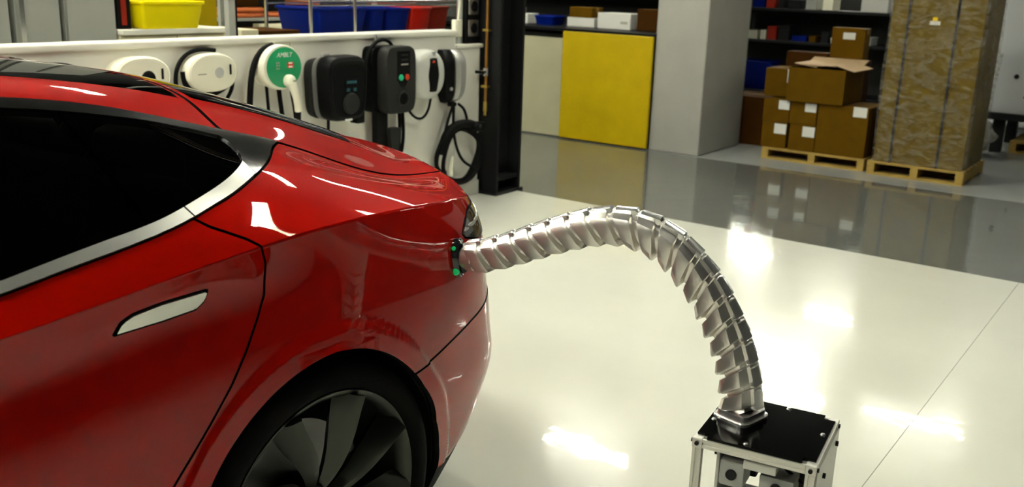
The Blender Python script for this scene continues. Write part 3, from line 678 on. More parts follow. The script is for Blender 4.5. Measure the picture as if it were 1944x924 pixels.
quarter = join(low, upp)
PA = 'car_paint'
for nm, ms, mt, off in (('quarter_panel', quarter, PA, 0), ('rear_door', join(rdoor_l, rdoor_u), PA, 0), ('front_door', join(fdoor_l, fdoor_u), PA, 0), ('sill', sill, 'car_black', 0),
                        ('window_trim', trim, 'dark_chrome', .003), ('rear_window', rglass, 'privacy_glass', -.001), ('front_window', fglass, 'privacy_glass', -.001), ('quarter_window', qglass, 'privacy_glass', -.001)):
    p = car_part(nm, ms, mt, car, off)
    if nm == 'rear_door':
        h = car_part('door_handle', handle, 'satin_chrome', p, .004); h['label'] = 'flat satin chrome door handle'
    twin(p)
m1 = car_part('window_moulding', mould_d, 'satin_chrome', car, .007); m1['label'] = 'satin chrome strip along the window sill'; twin(m1)
m2 = car_part('window_moulding', mould_q, 'satin_chrome', car, .007); m2['label'] = 'satin chrome strip curving up behind the rear window'; twin(m2)
tl = car_part('tail_light', light, 'lamp_lens', car, .004); tl['label'] = 'dark clear tail light lens'
st = clip(light, np.abs(Z_(light[0])-.893-.02*(S_(light[0])-.6))-.004)
car_part('light_strip', st, 'satin_chrome', tl, .0065, .004)
twin(tl)
for nm, ms, mt, off in (('rear_bumper', bumper, PA, .002), ('rear_valance', valance, 'car_black', 0), ('front_bumper', fbump, PA, 0), ('tailgate', join(hatch, gate_l), PA, 0),
                        ('hood', hood, PA, 0), ('windscreen', wind, 'windscreen_glass', 0), ('roof_glass', roofg, 'roof_glass', 0)):
    p = car_part(nm, ms, mt, car, off, both=True)
    if nm == 'tailgate':
        car_part('rear_screen', hglass, 'roof_glass', p, 0, both=True)
# dark shell just inside the skin, closing the seams
def f_open(V): return np.minimum(f_band(V)*1.0, 1)
shellU = clip(UPP, -(f_band(UPP[0])+.012)); shellU = clip(shellU, -np.maximum((3-V_(shellU[0]))*.25, np.maximum(A_(shellU[0])-.56, -2.30-A_(shellU[0]))))
shellL = clip(LOW, -(rear_arch(A_(LOW[0]), Z_(LOW[0])))); shellL = clip(shellL, -(front_arch(A_(shellL[0]), Z_(shellL[0]))))
car_part('inner_shell', join(shellU, shellL), 'car_black', car, -.022, both=True, flange=.002)
# floor pan and wheel housings
bm = BM()
box2(bm, -.86, .86, -2.45, -.46, .17, .20, bev=.01); box2(bm, -.60, .60, -.46, .72, .17, .21, bev=.01); box2(bm, -.60, .60, -3.5, -2.45, .17, .21, bev=.01)
box2(bm, -.80, .80, .50, .60, .20, .9); box2(bm, -.62, .62, -.42, .5, .62, .66)
obj('floor_pan', bm, 'car_black', car)
side_pts = LOW[0][:, :3]; side_pts = side_pts[side_pts[:, 0] > .7]
for ax, fn in ((0, rear_arch), (FRONT_AXLE, front_arch)):
    for sd in (-1, 1):
        bm = BM(); ins_, outs_ = [], []
        for t in np.linspace(-1.75, 1.75, 41):
            dy, dz = math.sin(t), math.cos(t); r0 = .36-float(fn(np.array([ax+dy*.36]), np.array([.355+dz*.36]))[0])+.012
            y_, z_ = ax+r0*dy, .355+r0*dz; k_ = np.argmin((side_pts[:, 1]-y_)**2+(side_pts[:, 2]-z_)**2); xo = float(side_pts[k_, 0])-.016
            r1 = max(r0, .41); ins_.append(Vector((sd*.56, ax+r1*dy, .355+r1*dz))); outs_.append(Vector((sd*xo, y_, z_)))
        loft(bm, [ins_, outs_], closed=False); bm.faces.new([bm.verts.new(v) for v in ins_])
        obj('wheel_housing', bm, 'car_black', car)
# seats
bm = BM(); box(bm, (0, -.50, .50), (1.25, .52, .20), bev=.06, seg=3); obj('seat_cushion', bm, 'seat_leather', car, 60)
bm = BM(); box(bm, (0, -.17, .80), (1.25, .16, .56), bev=.06, seg=3, M4=Matrix.Rotation(-.3, 4, 'X')); rs = obj('seat_back', bm, 'seat_leather', car, 60)
for x in (-.42, 0, .42):
    bm = BM(); box(bm, (x, -.06, 1.09), (.26, .10, .13), bev=.04, seg=3); obj('headrest', bm, 'seat_leather', rs, 60)
for x in (-.40, .40):
    bm = BM(); box(bm, (x, -1.70, .48), (.52, .50, .18), bev=.06, seg=3); obj('seat_cushion', bm, 'seat_leather', car, 60)
    bm = BM(); box(bm, (x, -1.36, .80), (.52, .16, .62), bev=.07, seg=3, M4=Matrix.Rotation(-.32, 4, 'X')); s_ = obj('seat_back', bm, 'seat_leather', car, 60)
    bm = BM(); box(bm, (x, -1.24, 1.14), (.30, .10, .17), bev=.04, seg=3); obj('headrest', bm, 'seat_leather', s_, 60)
bm = BM(); box(bm, (0, -2.25, .78), (1.5, .45, .22), bev=.08, seg=3); obj('dashboard', bm, 'cabin_dark', car, 60)

def lathe2(bm, prof, seg):
    loft(bm, [[Vector((h, r*math.cos(2*PI*k/seg), r*math.sin(2*PI*k/seg))) for k in range(seg)] for r, h in prof], True, False, False)
# ---- wheels: origin at the hub, outer face towards +X
bm = BM()
bmr = lathe2(bm, [(.250, -.20), (.268, -.195), (.262, -.15), (.245, -.10), (.252, -.03), (.262, -.012), (.272, 0), (.279, .002), (.281, -.006), (.276, -.014), (.266, -.022)], seg=72)
wheel = obj('wheel', bm, 'wheel_grey', car, 40); wheel.location = (.942, 0, .355)
bm = BM()
lathe2(bm, [(.268, -.215), (.30, -.232), (.335, -.225), (.353, -.205), (.356, -.16), (.356, -.06), (.352, -.025), (.338, .000), (.318, .010), (.298, .009), (.284, .002), (.278, -.010)], 84)
obj('tyre', bm, 'tyre_rubber', wheel, 50)
for k in range(9):
    bm = BM(); a0 = k*2*PI/9+.30
    rings = []
    for i, r in enumerate(np.linspace(.045, .268, 9)):
        t = i/8; ang = a0+.42*(1-t)**1.5-.05*math.sin(PI*t); wd = .026+.050*t+.010*math.sin(PI*t); dep = -.050+.042*math.sin(PI*.5*t)
        c_ = Vector((dep, r*math.sin(ang), r*math.cos(ang))); tg = Vector((0, math.cos(ang), -math.sin(ang)))
        tw = .35+.45*t; rad = Vector((1, 0, 0))
        u_ = tg*math.cos(tw)+rad*math.sin(tw); n_ = rad*math.cos(tw)-tg*math.sin(tw)
        rings.append([c_+u_*wd*.5+n_*.000, c_+u_*wd*.20+n_*.007, c_-u_*wd*.45+n_*.003, c_-u_*wd*.5-n_*.012, c_+u_*wd*.45-n_*.014])
    loft(bm, rings)
    sp = obj('spoke', bm, 'wheel_grey', wheel, 35)
bm = BM(); lathe(bm, [(.0, -.022), (.022, -.022), (.030, -.028), (.052, -.045), (.060, -.08), (.060, -.14)], axis='X', seg=36); obj('hub_cap', bm, 'wheel_grey', wheel, 40)
for k in range(5):
    t = 2*PI*k/5+.2; bm = BM(); cyl(bm, (-.06, .042*math.sin(t), .042*math.cos(t)), (-.030, .042*math.sin(t), .042*math.cos(t)), .009, seg=6); obj('lug_nut', bm, 'brake_steel', wheel)
bm = BM(); lathe(bm, [(.06, -.115), (.182, -.115), (.182, -.140), (.06, -.140)], axis='X', seg=48); obj('brake_disc', bm, 'brake_steel', wheel, 30)
bm = BM()
loft(bm, [[Vector((x, r*math.sin(t), r*math.cos(t))) for (x, r) in ((-.10, .115), (-.10, .195), (-.155, .195), (-.155, .115))] for t in np.linspace(1.2, 1.9, 9)]); obj('brake_caliper', bm, 'gloss_black', wheel, 40)
for x, y, sx in ((-.942, 0, -1), (.942, FRONT_AXLE, 1), (-.942, FRONT_AXLE, -1)):
    w_ = copy_tree(wheel, car); w_.location = (x, y, .355); w_.scale = (sx, 1, 1)
# ---- charge port in the left rear corner, lamp lit green
bm = BM(); port_c = Vector((.921, .474, .835)); port_n = Vector((.93, .36, .06)).normalized(); q_ = port_n.to_track_quat('Z', 'Y')
vs0 = lathe(bm, [(.0, .006), (.040, .006), (.046, .010), (.050, .006), (.050, -.02)], seg=28)
for v in bm.verts: v.co = port_c+q_ @ Vector((v.co.x*.62, v.co.y, v.co.z))
cp = obj('charge_port', bm, 'gloss_black', car, 40); cp['label'] = 'black charge port behind the tail light'
# ------------------------------------------------------------------ robotic charging arm on its cart
mat('link_metal', (.80, .77, .72), rough=.30, metal=.92, bump=.03, bump_scale=25)
mat('link_edge', (.80, .79, .78), rough=.22, metal=.9)
mat('cart_top', (.001, .001, .001), rough=.10, spec=.10)
mat('extrusion', (.66, .65, .60), rough=.38, metal=.85)
mat('side_sheet', (.60, .60, .54), rough=.35)
mat('screw_black', (.01, .01, .01), rough=.4)
mat('circuit_board', (.02, .022, .018), rough=.5)
mat('green_glow', (.0, .2, .06), emit=(.02, .75, .18), emit_s=.12)
CZ = .560
CART = Vector((-.6725, 1.9545, 0)); CROT = math.radians(7.9)
A2 = np.array([-1.415, 1.81]); B2 = np.array([-.742, 1.961]); TT = (B2-A2)/np.linalg.norm(B2-A2); SIDE = Vector((-TT[1], TT[0], 0))*-1   # SIDE points towards the viewer's left-front
prof = [(-.012, .837), (.021, .841), (.084, .859), (.152, .887), (.231, .921), (.308, .949), (.384, .963), (.446, .955), (.496, .934), (.548, .892), (.59, .846), (.625, .79), (.654, .733), (.675, .673), (.688, .612), (.691, .571)]
arm = thing('charging_arm', 'silver snake-like robotic charging arm rising from the cart and plugged into the red car', 'robot arm', (float(B2[0]), float(B2[1]), CZ))
O = Vector((float(B2[0]), float(B2[1]), CZ))
def on(u, z): return Vector((A2[0]+TT[0]*u, A2[1]+TT[1]*u, z))
dense = smooth_path([on(u, z) for u, z in prof], 400)
NL = 19
acc = [0]
for p, q in zip(dense, dense[1:]): acc.append(acc[-1]+(q-p).length)
LEN = acc[-1]
def at(s):
    s = max(0, min(LEN, s)); i = int(np.searchsorted(acc, s)); i = max(1, min(len(dense)-1, i)); t = (s-acc[i-1])/(acc[i]-acc[i-1]+1e-9)
    return dense[i-1].lerp(dense[i], t)
def frame(s):
    """point, tangent, up and side of the arm; it twists slightly on its way down to the cart"""
    p = at(s); T = (at(s+.012)-at(s-.012)).normalized(); N = SIDE.cross(T).normalized()*sgn; S = SIDE
    k = max(0, min(1, (s/LEN-.40)/.5)); w = TWIST*k*k*(3-2*k); q = Matrix.Rotation(w, 3, T); return p, T, q @ N, q @ S
sgn = 1; TWIST = 0.0
sgn = 1 if frame(.1)[2].z > 0 else -1
TWIST = .45
_t = Vector((0, 0, CAM_H))-at(LEN*.9)
if (frame(LEN*.9)[2]).dot(_t) < SIDE.cross(frame(LEN*.9)[1]).normalized().dot(_t)*sgn: TWIST = -.45
SEC = [(.000, .047), (.015, .047), (.019, .040), (.040, .030), (.045, .018), (.043, -.022), (.034, -.038), (.000, -.041)]   # (side, up) half outline
SECF = SEC+[(-x, y) for x, y in SEC[-2:0:-1]]
pitch = (LEN-.03)/NL
core = BM(); tube(core, [at(s)-O for s in np.linspace(.0, LEN, 60)], .028, 12); obj('flexible_core', core, 'black_rubber', arm, 80)
for k in range(NL):
    s0 = .012+k*pitch; sc = .86+.14*min(1, k/9); bm = BM(); rings = []
    for f, g in ((-.10, .70), (.04, .72), (.08, .93), (.66, 1.03), (.78, 1.01), (.82, .76), (1.02, .72)):
        p, T, N, S = frame(s0+f*pitch)
        rings.append([p-O+S*x*g*sc+N*((y-.03)*g+.03)*sc+T*(-.38*(y-.03))*sc for x, y in SECF])
    loft(bm, rings, True, True, True)
    lk = obj('arm_link', bm, 'link_metal', arm, 28)
    bm = BM(); rings = []
    for f, w, h in ((.02, .011, .046), (.08, .015, .051), (.86, .016, .0535), (.95, .012, .048)):
        p, T, N, S = frame(s0+f*pitch)
        rings.append([p-O+S*x*sc+N*y*sc for x, y in ((w, .036), (w, h-.004), (w*.5, h), (-w*.5, h), (-w, h-.004), (-w, .036))])
    loft(bm, rings); obj('ridge_cap', bm, 'link_edge', lk, 40)
# head: black connector with green lamps
p, T, N, S_ = frame(0.0)
hb = BM(); rings = []
for f, g in ((.030, .93), (.010, .90), (-.008, .72)):
    rings.append([p-O+T*f+SIDE*.040*g*math.cos(a)+N*.036*g*math.sin(a) for a in np.linspace(0, 2*PI, 24, endpoint=False)])
loft(hb, rings); obj('head_collar', hb, 'link_metal', arm, 40)
hb = BM(); rings = []
for f, g in ((.0, .78), (-.020, .80), (-.028, .66)):
    rings.append([p-O+T*f+SIDE*.036*g*math.cos(a)+N*(.046*g*math.sin(a)-.004) for a in np.linspace(0, 2*PI, 24, endpoint=False)])
loft(hb, rings); hd = obj('plug', hb, 'black_plastic', arm, 40)
vs_dir = (Vector((0, 0, CAM_H))-p).normalized()
for dn, r in ((-.030, .010), (.028, .006)):
    hb = BM(); c_ = p-O-T*.012+N*dn+SIDE*.030
    bmesh.ops.create_icosphere(hb, subdivisions=2, radius=r, matrix=Matrix.Translation(c_)); g_ = obj('indicator_light', hb, 'green_glow', arm, 80); g_['label'] = 'small green indicator light'
# mounting flange at the base
bm = BM(); e0 = on(.691, CZ)-O; S9 = frame(LEN)[3]; U9 = S9.cross(Vector((0, 0, 1)))
loft(bm, [[e0+S9*w*1.0*math.copysign(abs(math.cos(a))**.4, math.cos(a))+U9*w*.92*math.copysign(abs(math.sin(a))**.4, math.sin(a))+Vector((0, 0, zz)) for a in np.linspace(0, 2*PI, 32, endpoint=False)] for zz, w in ((.0015, .052), (.008, .052), (.0085, .046), (.022, .045))])
obj('base_flange', bm, 'link_edge', arm, 30)

# ---- cart
cart = thing('equipment_cart', 'small cart of aluminium profiles with a glossy black top plate', 'cart', CART, CROT)
H2 = .131; PW = .020
def extr(name, p0, p1, ax, w=PW):
    """slotted profile between two points along axis ax"""
    o2 = w/2; g = .0035; d = .0045
    sec = [(-o2, -o2), (-g, -o2), (-g, -o2+d), (g, -o2+d), (g, -o2), (o2, -o2), (o2, -g), (o2-d, -g), (o2-d, g), (o2, g), (o2, o2), (g, o2), (g, o2-d), (-g, o2-d), (-g, o2), (-o2, o2), (-o2, g), (-o2+d, g), (-o2+d, -g), (-o2, -g)]
    bm = BM(); idx = {'X': (1, 2, 0), 'Y': (0, 2, 1), 'Z': (0, 1, 2)}[ax]; rings = []
    for p in (p0, p1):
        ring = []
        for a, b in sec:
            v = [0, 0, 0]; v[idx[0]] = p[idx[0]]+a; v[idx[1]] = p[idx[1]]+b; v[idx[2]] = p[idx[2]]; ring.append(Vector(v))
        rings.append(ring)
    loft(bm, rings); bmesh.ops.recalc_face_normals(bm, faces=bm.faces); return obj(name, bm, 'extrusion', cart)
E_ = H2-PW/2; ZT = CZ-PW/2-.006
for sx in (-1, 1):
    for sy in (-1, 1):
        po = extr('post', (sx*E_, sy*E_, .03), (sx*E_, sy*E_, ZT+PW/2), 'Z')
        bm = BM(); box(bm, (sx*E_, sy*E_, ZT), (PW+.003, PW+.003, PW+.003), bev=.002); cb = obj('corner_bracket', bm, 'extrusion', cart)
        for d_ in (('Y', sy), ('X', sx)):
            bm = BM(); c0 = Vector((sx*E_, sy*E_, ZT)); v = Vector((0, d_[1], 0)) if d_[0] == 'Y' else Vector((d_[1], 0, 0)); cyl(bm, c0+v*.011, c0+v*.0155, .0048, seg=10); obj('screw', bm, 'screw_black', cb)
        bm = BM(); lathe(bm, [(.02, 0), (.022, .012), (.010, .016), (.010, .032)], (sx*E_, sy*E_, 0), seg=16); obj('foot', bm, 'screw_black', cart, 40)
for z in (ZT, .08):
    for s2 in (-1, 1):
        extr('rail', (-E_+PW/2, s2*E_, z), (E_-PW/2, s2*E_, z), 'X'); extr('rail', (s2*E_, -E_+PW/2, z), (s2*E_, E_-PW/2, z), 'Y')
bm = BM()
Q = H2-.004; n_ = .026
outline = [(-Q+n_, -Q), (Q-n_, -Q), (Q-n_, -Q+n_*.6), (Q, -Q+n_*.6), (Q, Q-n_*.8), (Q-n_, Q-n_*.8), (Q-n_, Q), (-Q+n_, Q), (-Q+n_, Q-n_*.6), (-Q, Q-n_*.6), (-Q, -Q+n_*.6), (-Q+n_, -Q+n_*.6)]
loft(bm, [[Vector((x, y, z)) for x, y in outline] for z in (CZ-.006, CZ)]); tp = obj('top_plate', bm, 'cart_top', cart); tp['label'] = 'glossy black top plate'
for x, y in ((-.02, -Q+.012), (Q-.012, .02), (.02, Q-.012), (-Q+.012, -.03)):
    bm = BM(); lathe(bm, [(0, .0035), (.004, .0033), (.006, .001), (.006, 0)], (x, y, CZ), seg=14); obj('screw', bm, 'link_edge', tp, 40)
bm = BM(); box2(bm, H2, H2+.004, -H2+.006, H2-.004, .06, CZ-.020, bev=.001); sp_ = obj('side_panel', bm, 'side_sheet', cart)
for y, z in ((-.05, CZ-.06), (.09, CZ-.045), (-.1, .2), (.1, .2)):
    bm = BM(); cyl(bm, (H2+.004, y, z), (H2+.010, y, z), .006, seg=10); obj('screw', bm, 'screw_black', sp_)
bm = BM(); box2(bm, -E_+.02, E_-.02, -E_+.02, E_-.02, .10, .106); obj('lower_shelf', bm, 'circuit_board', cart)
# drive units inside
bm = BM(); box2(bm, -.086, -.079, -.09, .09, .12, CZ-.045, bev=.001); obj('mounting_plate', bm, 'side_sheet', cart)
for x, y, z, s3, mt_, nm in ((x*.86, y*.86, CZ-.40+z, tuple(q*.88 for q in s3), m_, nm) for x, y, z, s3, m_, nm in ((-.055, -.08, .315, (.062, .075, .07), 'grey_metal', 'drive_motor'), (.055, -.065, .300, (.085, .07, .055), 'grey_metal', 'drive_motor'), (-.05, .05, .30, (.06, .07, .09), 'circuit_board', 'controller'),
                             (.0, -.02, .20, (.17, .12, .07), 'circuit_board', 'controller'), (.075, .06, .26, (.06, .09, .14), 'circuit_board', 'controller'), (-.03, -.09, .225, (.09, .04, .05), 'grey_metal', 'drive_motor'))):
    bm = BM(); box(bm, (x, y, z), s3, bev=.005); m_ = obj(nm, bm, mt_, cart, 40)
    bm = BM(); cyl(bm, (x, y-s3[1]/2-.006, z), (x, y-s3[1]/2, z), .012, seg=16); obj('shaft', bm, 'screw_black', m_, 40)
bm = BM(); cyl(bm, (-.072, -.055, CZ-.06), (-.098, -.055, CZ-.06), .010, seg=12); obj('knob', bm, 'screw_black', cart, 40)
bm = BM(); box2(bm, -.02, .05, -.12, -.09, CZ-.055, CZ-.035, bev=.002); obj('terminal_block', bm, 'side_sheet', cart)
for pts in ([(-.05, -.05, .44), (0, -.08, .41), (.05, -.06, .43)], [(.02, 0, .50), (.05, -.05, .50), (.09, -.03, .46)], [(-.05, .03, .41), (-.02, -.06, .36), (.03, -.08, .41)]):
    bm = BM(); tube(bm, smooth_path(pts, 14), .004, 6); obj('wire', bm, 'black_rubber', cart, 80)
# ------------------------------------------------------------------ storage behind the aisle
mat('cardboard', (.085, .042, .0008), rough=.85, spec=.08, noise_scale=9, noise_amt=.10)
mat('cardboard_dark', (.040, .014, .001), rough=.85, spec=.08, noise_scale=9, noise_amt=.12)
mat('cardboard_tall', (.115, .073, .003), rough=.7, spec=.08, noise_scale=7, noise_amt=.10)
mat('cardboard_inside', (.36, .25, .15), rough=.8)
mat('packing_tape', (.22, .14, .035), rough=.25)
mat('label_paper', (.60, .60, .56), rough=.6)
mat('pallet_wood', (.30, .20, .05), rough=.7, noise_scale=14, noise_amt=.18, stretch=(1, 6, 6))
mat('strap_black', (.01, .01, .01), rough=.5)
mat('blue_plastic', (.001, .010, .16), rough=.45, spec=.1)
mat('red_plastic', (.50, .012, .006), rough=.4)
mat('yellow_plastic', (.92, .76, .001), rough=.4, spec=.12)
mat('shelf_steel', (.010, .011, .012), rough=.55, spec=.2)
mat('cream_box', (.62, .58, .42), rough=.6)
mat('orange_hose', (.62, .16, .05), rough=.5)
mat('cabinet_white', (.66, .68, .70), rough=.4)
mat('sticker_yellow', (.75, .50, .01), rough=.4)
mat('wrap_silver', (.55, .53, .50), rough=.2, metal=.4, bump=.8, bump_scale=12)
def film_mat():
    m = bpy.data.materials.new('stretch_film'); m.use_nodes = True; nt = m.node_tree; nt.nodes.clear()
    o = nt.nodes.new('ShaderNodeOutputMaterial'); t = nt.nodes.new('ShaderNodeBsdfTransparent'); g = nt.nodes.new('ShaderNodeBsdfPrincipled'); mx = nt.nodes.new('ShaderNodeMixShader')
    g.inputs['Base Color'].default_value = (.42, .39, .31, 1); g.inputs['Roughness'].default_value = .13; g.inputs['Specular IOR Level'].default_value = .8
    tc = nt.nodes.new('ShaderNodeTexCoord'); mp = nt.nodes.new('ShaderNodeMapping'); mp.inputs['Scale'].default_value = (4, 4, 9); mp.inputs['Rotation'].default_value = (.3, .25, 0)
    n = nt.nodes.new('ShaderNodeTexNoise'); n.inputs['Scale'].default_value = 2.2; n.inputs['Detail'].default_value = 6; n.inputs['Distortion'].default_value = 1.6
    b = nt.nodes.new('ShaderNodeBump'); b.inputs['Strength'].default_value = .9; b.inputs['Distance'].default_value = .04
    r = nt.nodes.new('ShaderNodeMapRange'); r.inputs['From Min'].default_value = .4; r.inputs['From Max'].default_value = .75; r.inputs['To Min'].default_value = .04; r.inputs['To Max'].default_value = .42
    nt.links.new(tc.outputs['Object'], mp.inputs['Vector']); nt.links.new(mp.outputs['Vector'], n.inputs['Vector']); nt.links.new(n.outputs['Fac'], b.inputs['Height']); nt.links.new(b.outputs['Normal'], g.inputs['Normal'])
    nt.links.new(n.outputs['Fac'], r.inputs['Value']); nt.links.new(r.outputs['Result'], mx.inputs[0]); nt.links.new(t.outputs[0], mx.inputs[1]); nt.links.new(g.outputs[0], mx.inputs[2]); nt.links.new(mx.outputs[0], o.inputs[0]); M['stretch_film'] = m
film_mat()
def pallet(label, x0, x1, y0, y1, h=.115):
    w, d = x1-x0, y1-y0; t = thing('pallet', label, 'pallet', ((x0+x1)/2, (y0+y1)/2, 0), 0, 'wooden pallets')
    for x in (-w/2+.03, 0, w/2-.03):
        bm = BM(); box2(bm, x-.03, x+.03, -d/2, d/2, .018, h-.02); obj('stringer', bm, 'pallet_wood', t)
    n = 6; bw = d/n*.8
    for i in range(n):
        y = -d/2+bw/2+i*(d-bw)/(n-1); bm = BM(); box2(bm, -w/2, w/2, y-bw/2, y+bw/2, h-.02, h, bev=.002, seg=1); obj('deck_board', bm, 'pallet_wood', t)
    for y in (-d/2+bw/2, 0, d/2-bw/2):
        bm = BM(); box2(bm, -w/2, w/2, y-bw/2, y+bw/2, 0, .018); obj('bottom_board', bm, 'pallet_wood', t)
    return t
def carton(label, x0, x1, y0, y1, z0, z1, mt_='cardboard', sticker=None, open_top=False, group='cardboard boxes', tape=True):
    w, d, h = x1-x0, y1-y0, z1-z0; t = thing('cardboard_box', label, 'box', ((x0+x1)/2, (y0+y1)/2, z0), 0, group)
    bm = BM()
    if open_top:
        th = .006
        for a in ((-w/2, w/2, -d/2, -d/2+th), (-w/2, w/2, d/2-th, d/2), (-w/2, -w/2+th, -d/2, d/2), (w/2-th, w/2, -d/2, d/2)): box2(bm, *a, 0, h)
        box2(bm, -w/2, w/2, -d/2, d/2, 0, th)
    else: box2(bm, -w/2, w/2, -d/2, d/2, 0, h, bev=.004, seg=2)
    obj('carton', bm, mt_, t)
    if open_top:
        for (cx, cy, sx, sy, ax, ang) in ((0, d/2+.09, w, .2, 'X', .28), (w/2+.05, 0, .2, d, 'Y', .25), (-w/2+.09, .02, .2, d*.9, 'Y', .12), (0, -d/2+.085, w*.75, .17, 'X', .05)):
            bm = BM(); box(bm, (0, 0, 0), (sx, sy, .005), M4=Matrix.Rotation(ang, 4, ax))
            bmesh.ops.translate(bm, verts=bm.verts, vec=(cx*.75, cy*.75, h+.012+(0.02 if ax == 'X' else .01))); obj('flap', bm, 'cardboard_inside', t)
    elif tape:
        bm = BM(); box2(bm, -w/2-.0008, w/2+.0008, -.025, .025, h-.05, h+.001); obj('tape', bm, 'packing_tape', t)
    if sticker:
        u0, u1, v0, v1 = sticker
        bm = BM(); box2(bm, u0-(x0+x1)/2, u1-(x0+x1)/2, -d/2-.0015, -d/2+.0005, v0-z0, v1-z0); obj('label', bm, 'label_paper', t)
    return t
PH = .115
pallet('wooden pallet under the stack of labelled brown boxes', -3.25, -2.33, 8.45, 9.25, .105)
G = 'brown boxes stacked on the pallet'
carton('bottom brown box with a white label at the pallet corner near the pillar', -3.275, -3.045, 8.47, 8.85, .105, .335, 'cardboard', (-3.16, -3.05, .235, .325), group=G)
carton('bottom brown box with a white label between two others on the pallet', -3.02, -2.785, 8.47, 8.85, .105, .335, 'cardboard', (-2.90, -2.79, .235, .325), group=G)
carton('upper brown box with a white label above the pallet corner near the pillar', -3.28, -3.04, 8.47, 8.85, .337, .538, 'cardboard', (-3.14, -3.04, .455, .535), group=G)
carton('upper brown box half hidden in the shade of the open box', -3.035, -2.79, 8.475, 8.85, .337, .535, 'cardboard', (-2.90, -2.80, .455, .53), group=G)
carton('large tall brown box with a white label at the top corner', -2.78, -2.345, 8.465, 8.95, .105, .537, 'cardboard', (-2.475, -2.36, .455, .54), group=G, tape=False)
carton('large open brown box on top of the stack with flaps up', -3.07, -2.57, 8.44, 8.98, .54, .835, 'cardboard', None, True, group=G)
carton('plain brown box standing behind the open box', -3.34, -3.09, 8.60, 8.98, .552, .80, 'cardboard', (-3.135, -3.10, .68, .80), group=G)
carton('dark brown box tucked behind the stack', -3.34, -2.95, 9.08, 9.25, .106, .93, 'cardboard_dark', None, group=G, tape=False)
carton('small brown box with a white label on top of the open box', -2.935, -2.635, 9.08, 9.25, .886, 1.17, 'cardboard', (-2.83, -2.72, 1.07, 1.13), group=G)
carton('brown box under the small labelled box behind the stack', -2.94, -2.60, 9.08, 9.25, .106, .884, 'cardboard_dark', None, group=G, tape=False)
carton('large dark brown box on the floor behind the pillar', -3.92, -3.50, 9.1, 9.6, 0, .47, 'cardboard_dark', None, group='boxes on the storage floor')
# tall wrapped stack
pallet('wooden pallet under the tall film-wrapped box', -2.285, -1.52, 8.385, 9.20, .115)
tw = thing('wrapped_box', 'tall brown box wrapped in clear stretch film with black straps', 'box', (-1.90, 8.78, .115))
bm = BM(); box2(bm, -.345, .36, -.375, .375, 0, 1.95, bev=.006); obj('carton', bm, 'cardboard_tall', tw)
for x in (-.21, .16):
    bm = BM(); box2(bm, x-.010, x+.010, -.383, -.376, 0, 1.955); box2(bm, x-.010, x+.010, .376, .383, 0, 1.955); box2(bm, x-.010, x+.010, -.383, .383, 1.951, 1.957); obj('strap', bm, 'strap_black', tw)
bm = BM(); box2(bm, -.045, .035, -.378, -.3755, 1.14, 1.17); st_ = obj('sticker', bm, 'label_paper', tw)
bm = BM(); box2(bm, -.025, .010, -.379, -.3755, 1.17, 1.20); obj('sticker', bm, 'sticker_yellow', tw)
bm = BM(); rings = []
for zz in np.linspace(.002, 1.97, 22):
    ring = []
    for i in range(48):
        a = 2*PI*i/48; cx, sy = math.cos(a), math.sin(a); m_ = max(abs(cx)/.372, abs(sy)/.388); x, y = cx/m_*1.0, sy/m_*1.0
        nz = noise.noise(Vector((x*5+2, y*5, zz*3.5)))*.010; ring.append(Vector((.008+x+nz*math.copysign(1, x)*(abs(abs(x)-.372) < .01), y+nz*math.copysign(1, y)*(abs(abs(y)-.388) < .01), zz)))
    rings.append(ring)
loft(bm, rings, True, False, False); obj('stretch_film', bm, 'stretch_film', tw, 50)
bm = BM(); tube(bm, smooth_path([(.40, -.12, 1.0), (.42, .02, .86), (.43, .14, .92), (.42, .10, .70), (.43, .0, .52)], 24), [.012]*24, 6); obj('film_tail', bm, 'stretch_film', tw, 60)
# white cabinet on short legs, far right
wc = thing('machine_cabinet', 'white machine cabinet on short legs behind the wrapped box', 'cabinet', (-.77, 11.0, 0))
bm = BM(); box2(bm, -1.0, 1.4, -.5, .5, .39, 2.3, bev=.015); obj('body', bm, 'cabinet_white', wc, 40)
for x in (-.9, .2, 1.3):
    for y in (-.4, .4):
        bm = BM(); box2(bm, x-.05, x+.05, y-.05, y+.05, 0, .39); obj('leg', bm, 'shelf_steel', wc)
for x, z in ((-.80, .75), (-.70, .56), (-.4, .9)):
    bm = BM(); cyl(bm, (x, -.512, z), (x, -.498, z), .022 if z > .6 else .012, seg=14); obj('bolt', bm, 'shelf_steel', wc)
bm = BM(); box2(bm, -1.05, 1.4, -.56, .5, .33, .39); obj('plinth', bm, 'shelf_steel', wc)
pallet('low wooden pallet under the white machine cabinet', -1.55, -.75, 10.6, 11.3, .12)
bg_ = thing('film_bundle', 'crumpled bundle of clear film beside the wrapped box', 'bundle', (-1.82, 10.25, 0))
bm = BM(); bmesh.ops.create_icosphere(bm, subdivisions=4, radius=.17, matrix=Matrix.Translation((0, 0, .16)) @ Matrix.Diagonal((1, 1, 1, 1)))
for v in bm.verts: v.co += (v.co-Vector((0, 0, .16)))*(noise.noise(v.co*14)*.35); v.co.z = max(v.co.z, 0.0)
obj('film', bm, 'wrap_silver', bg_, 30)

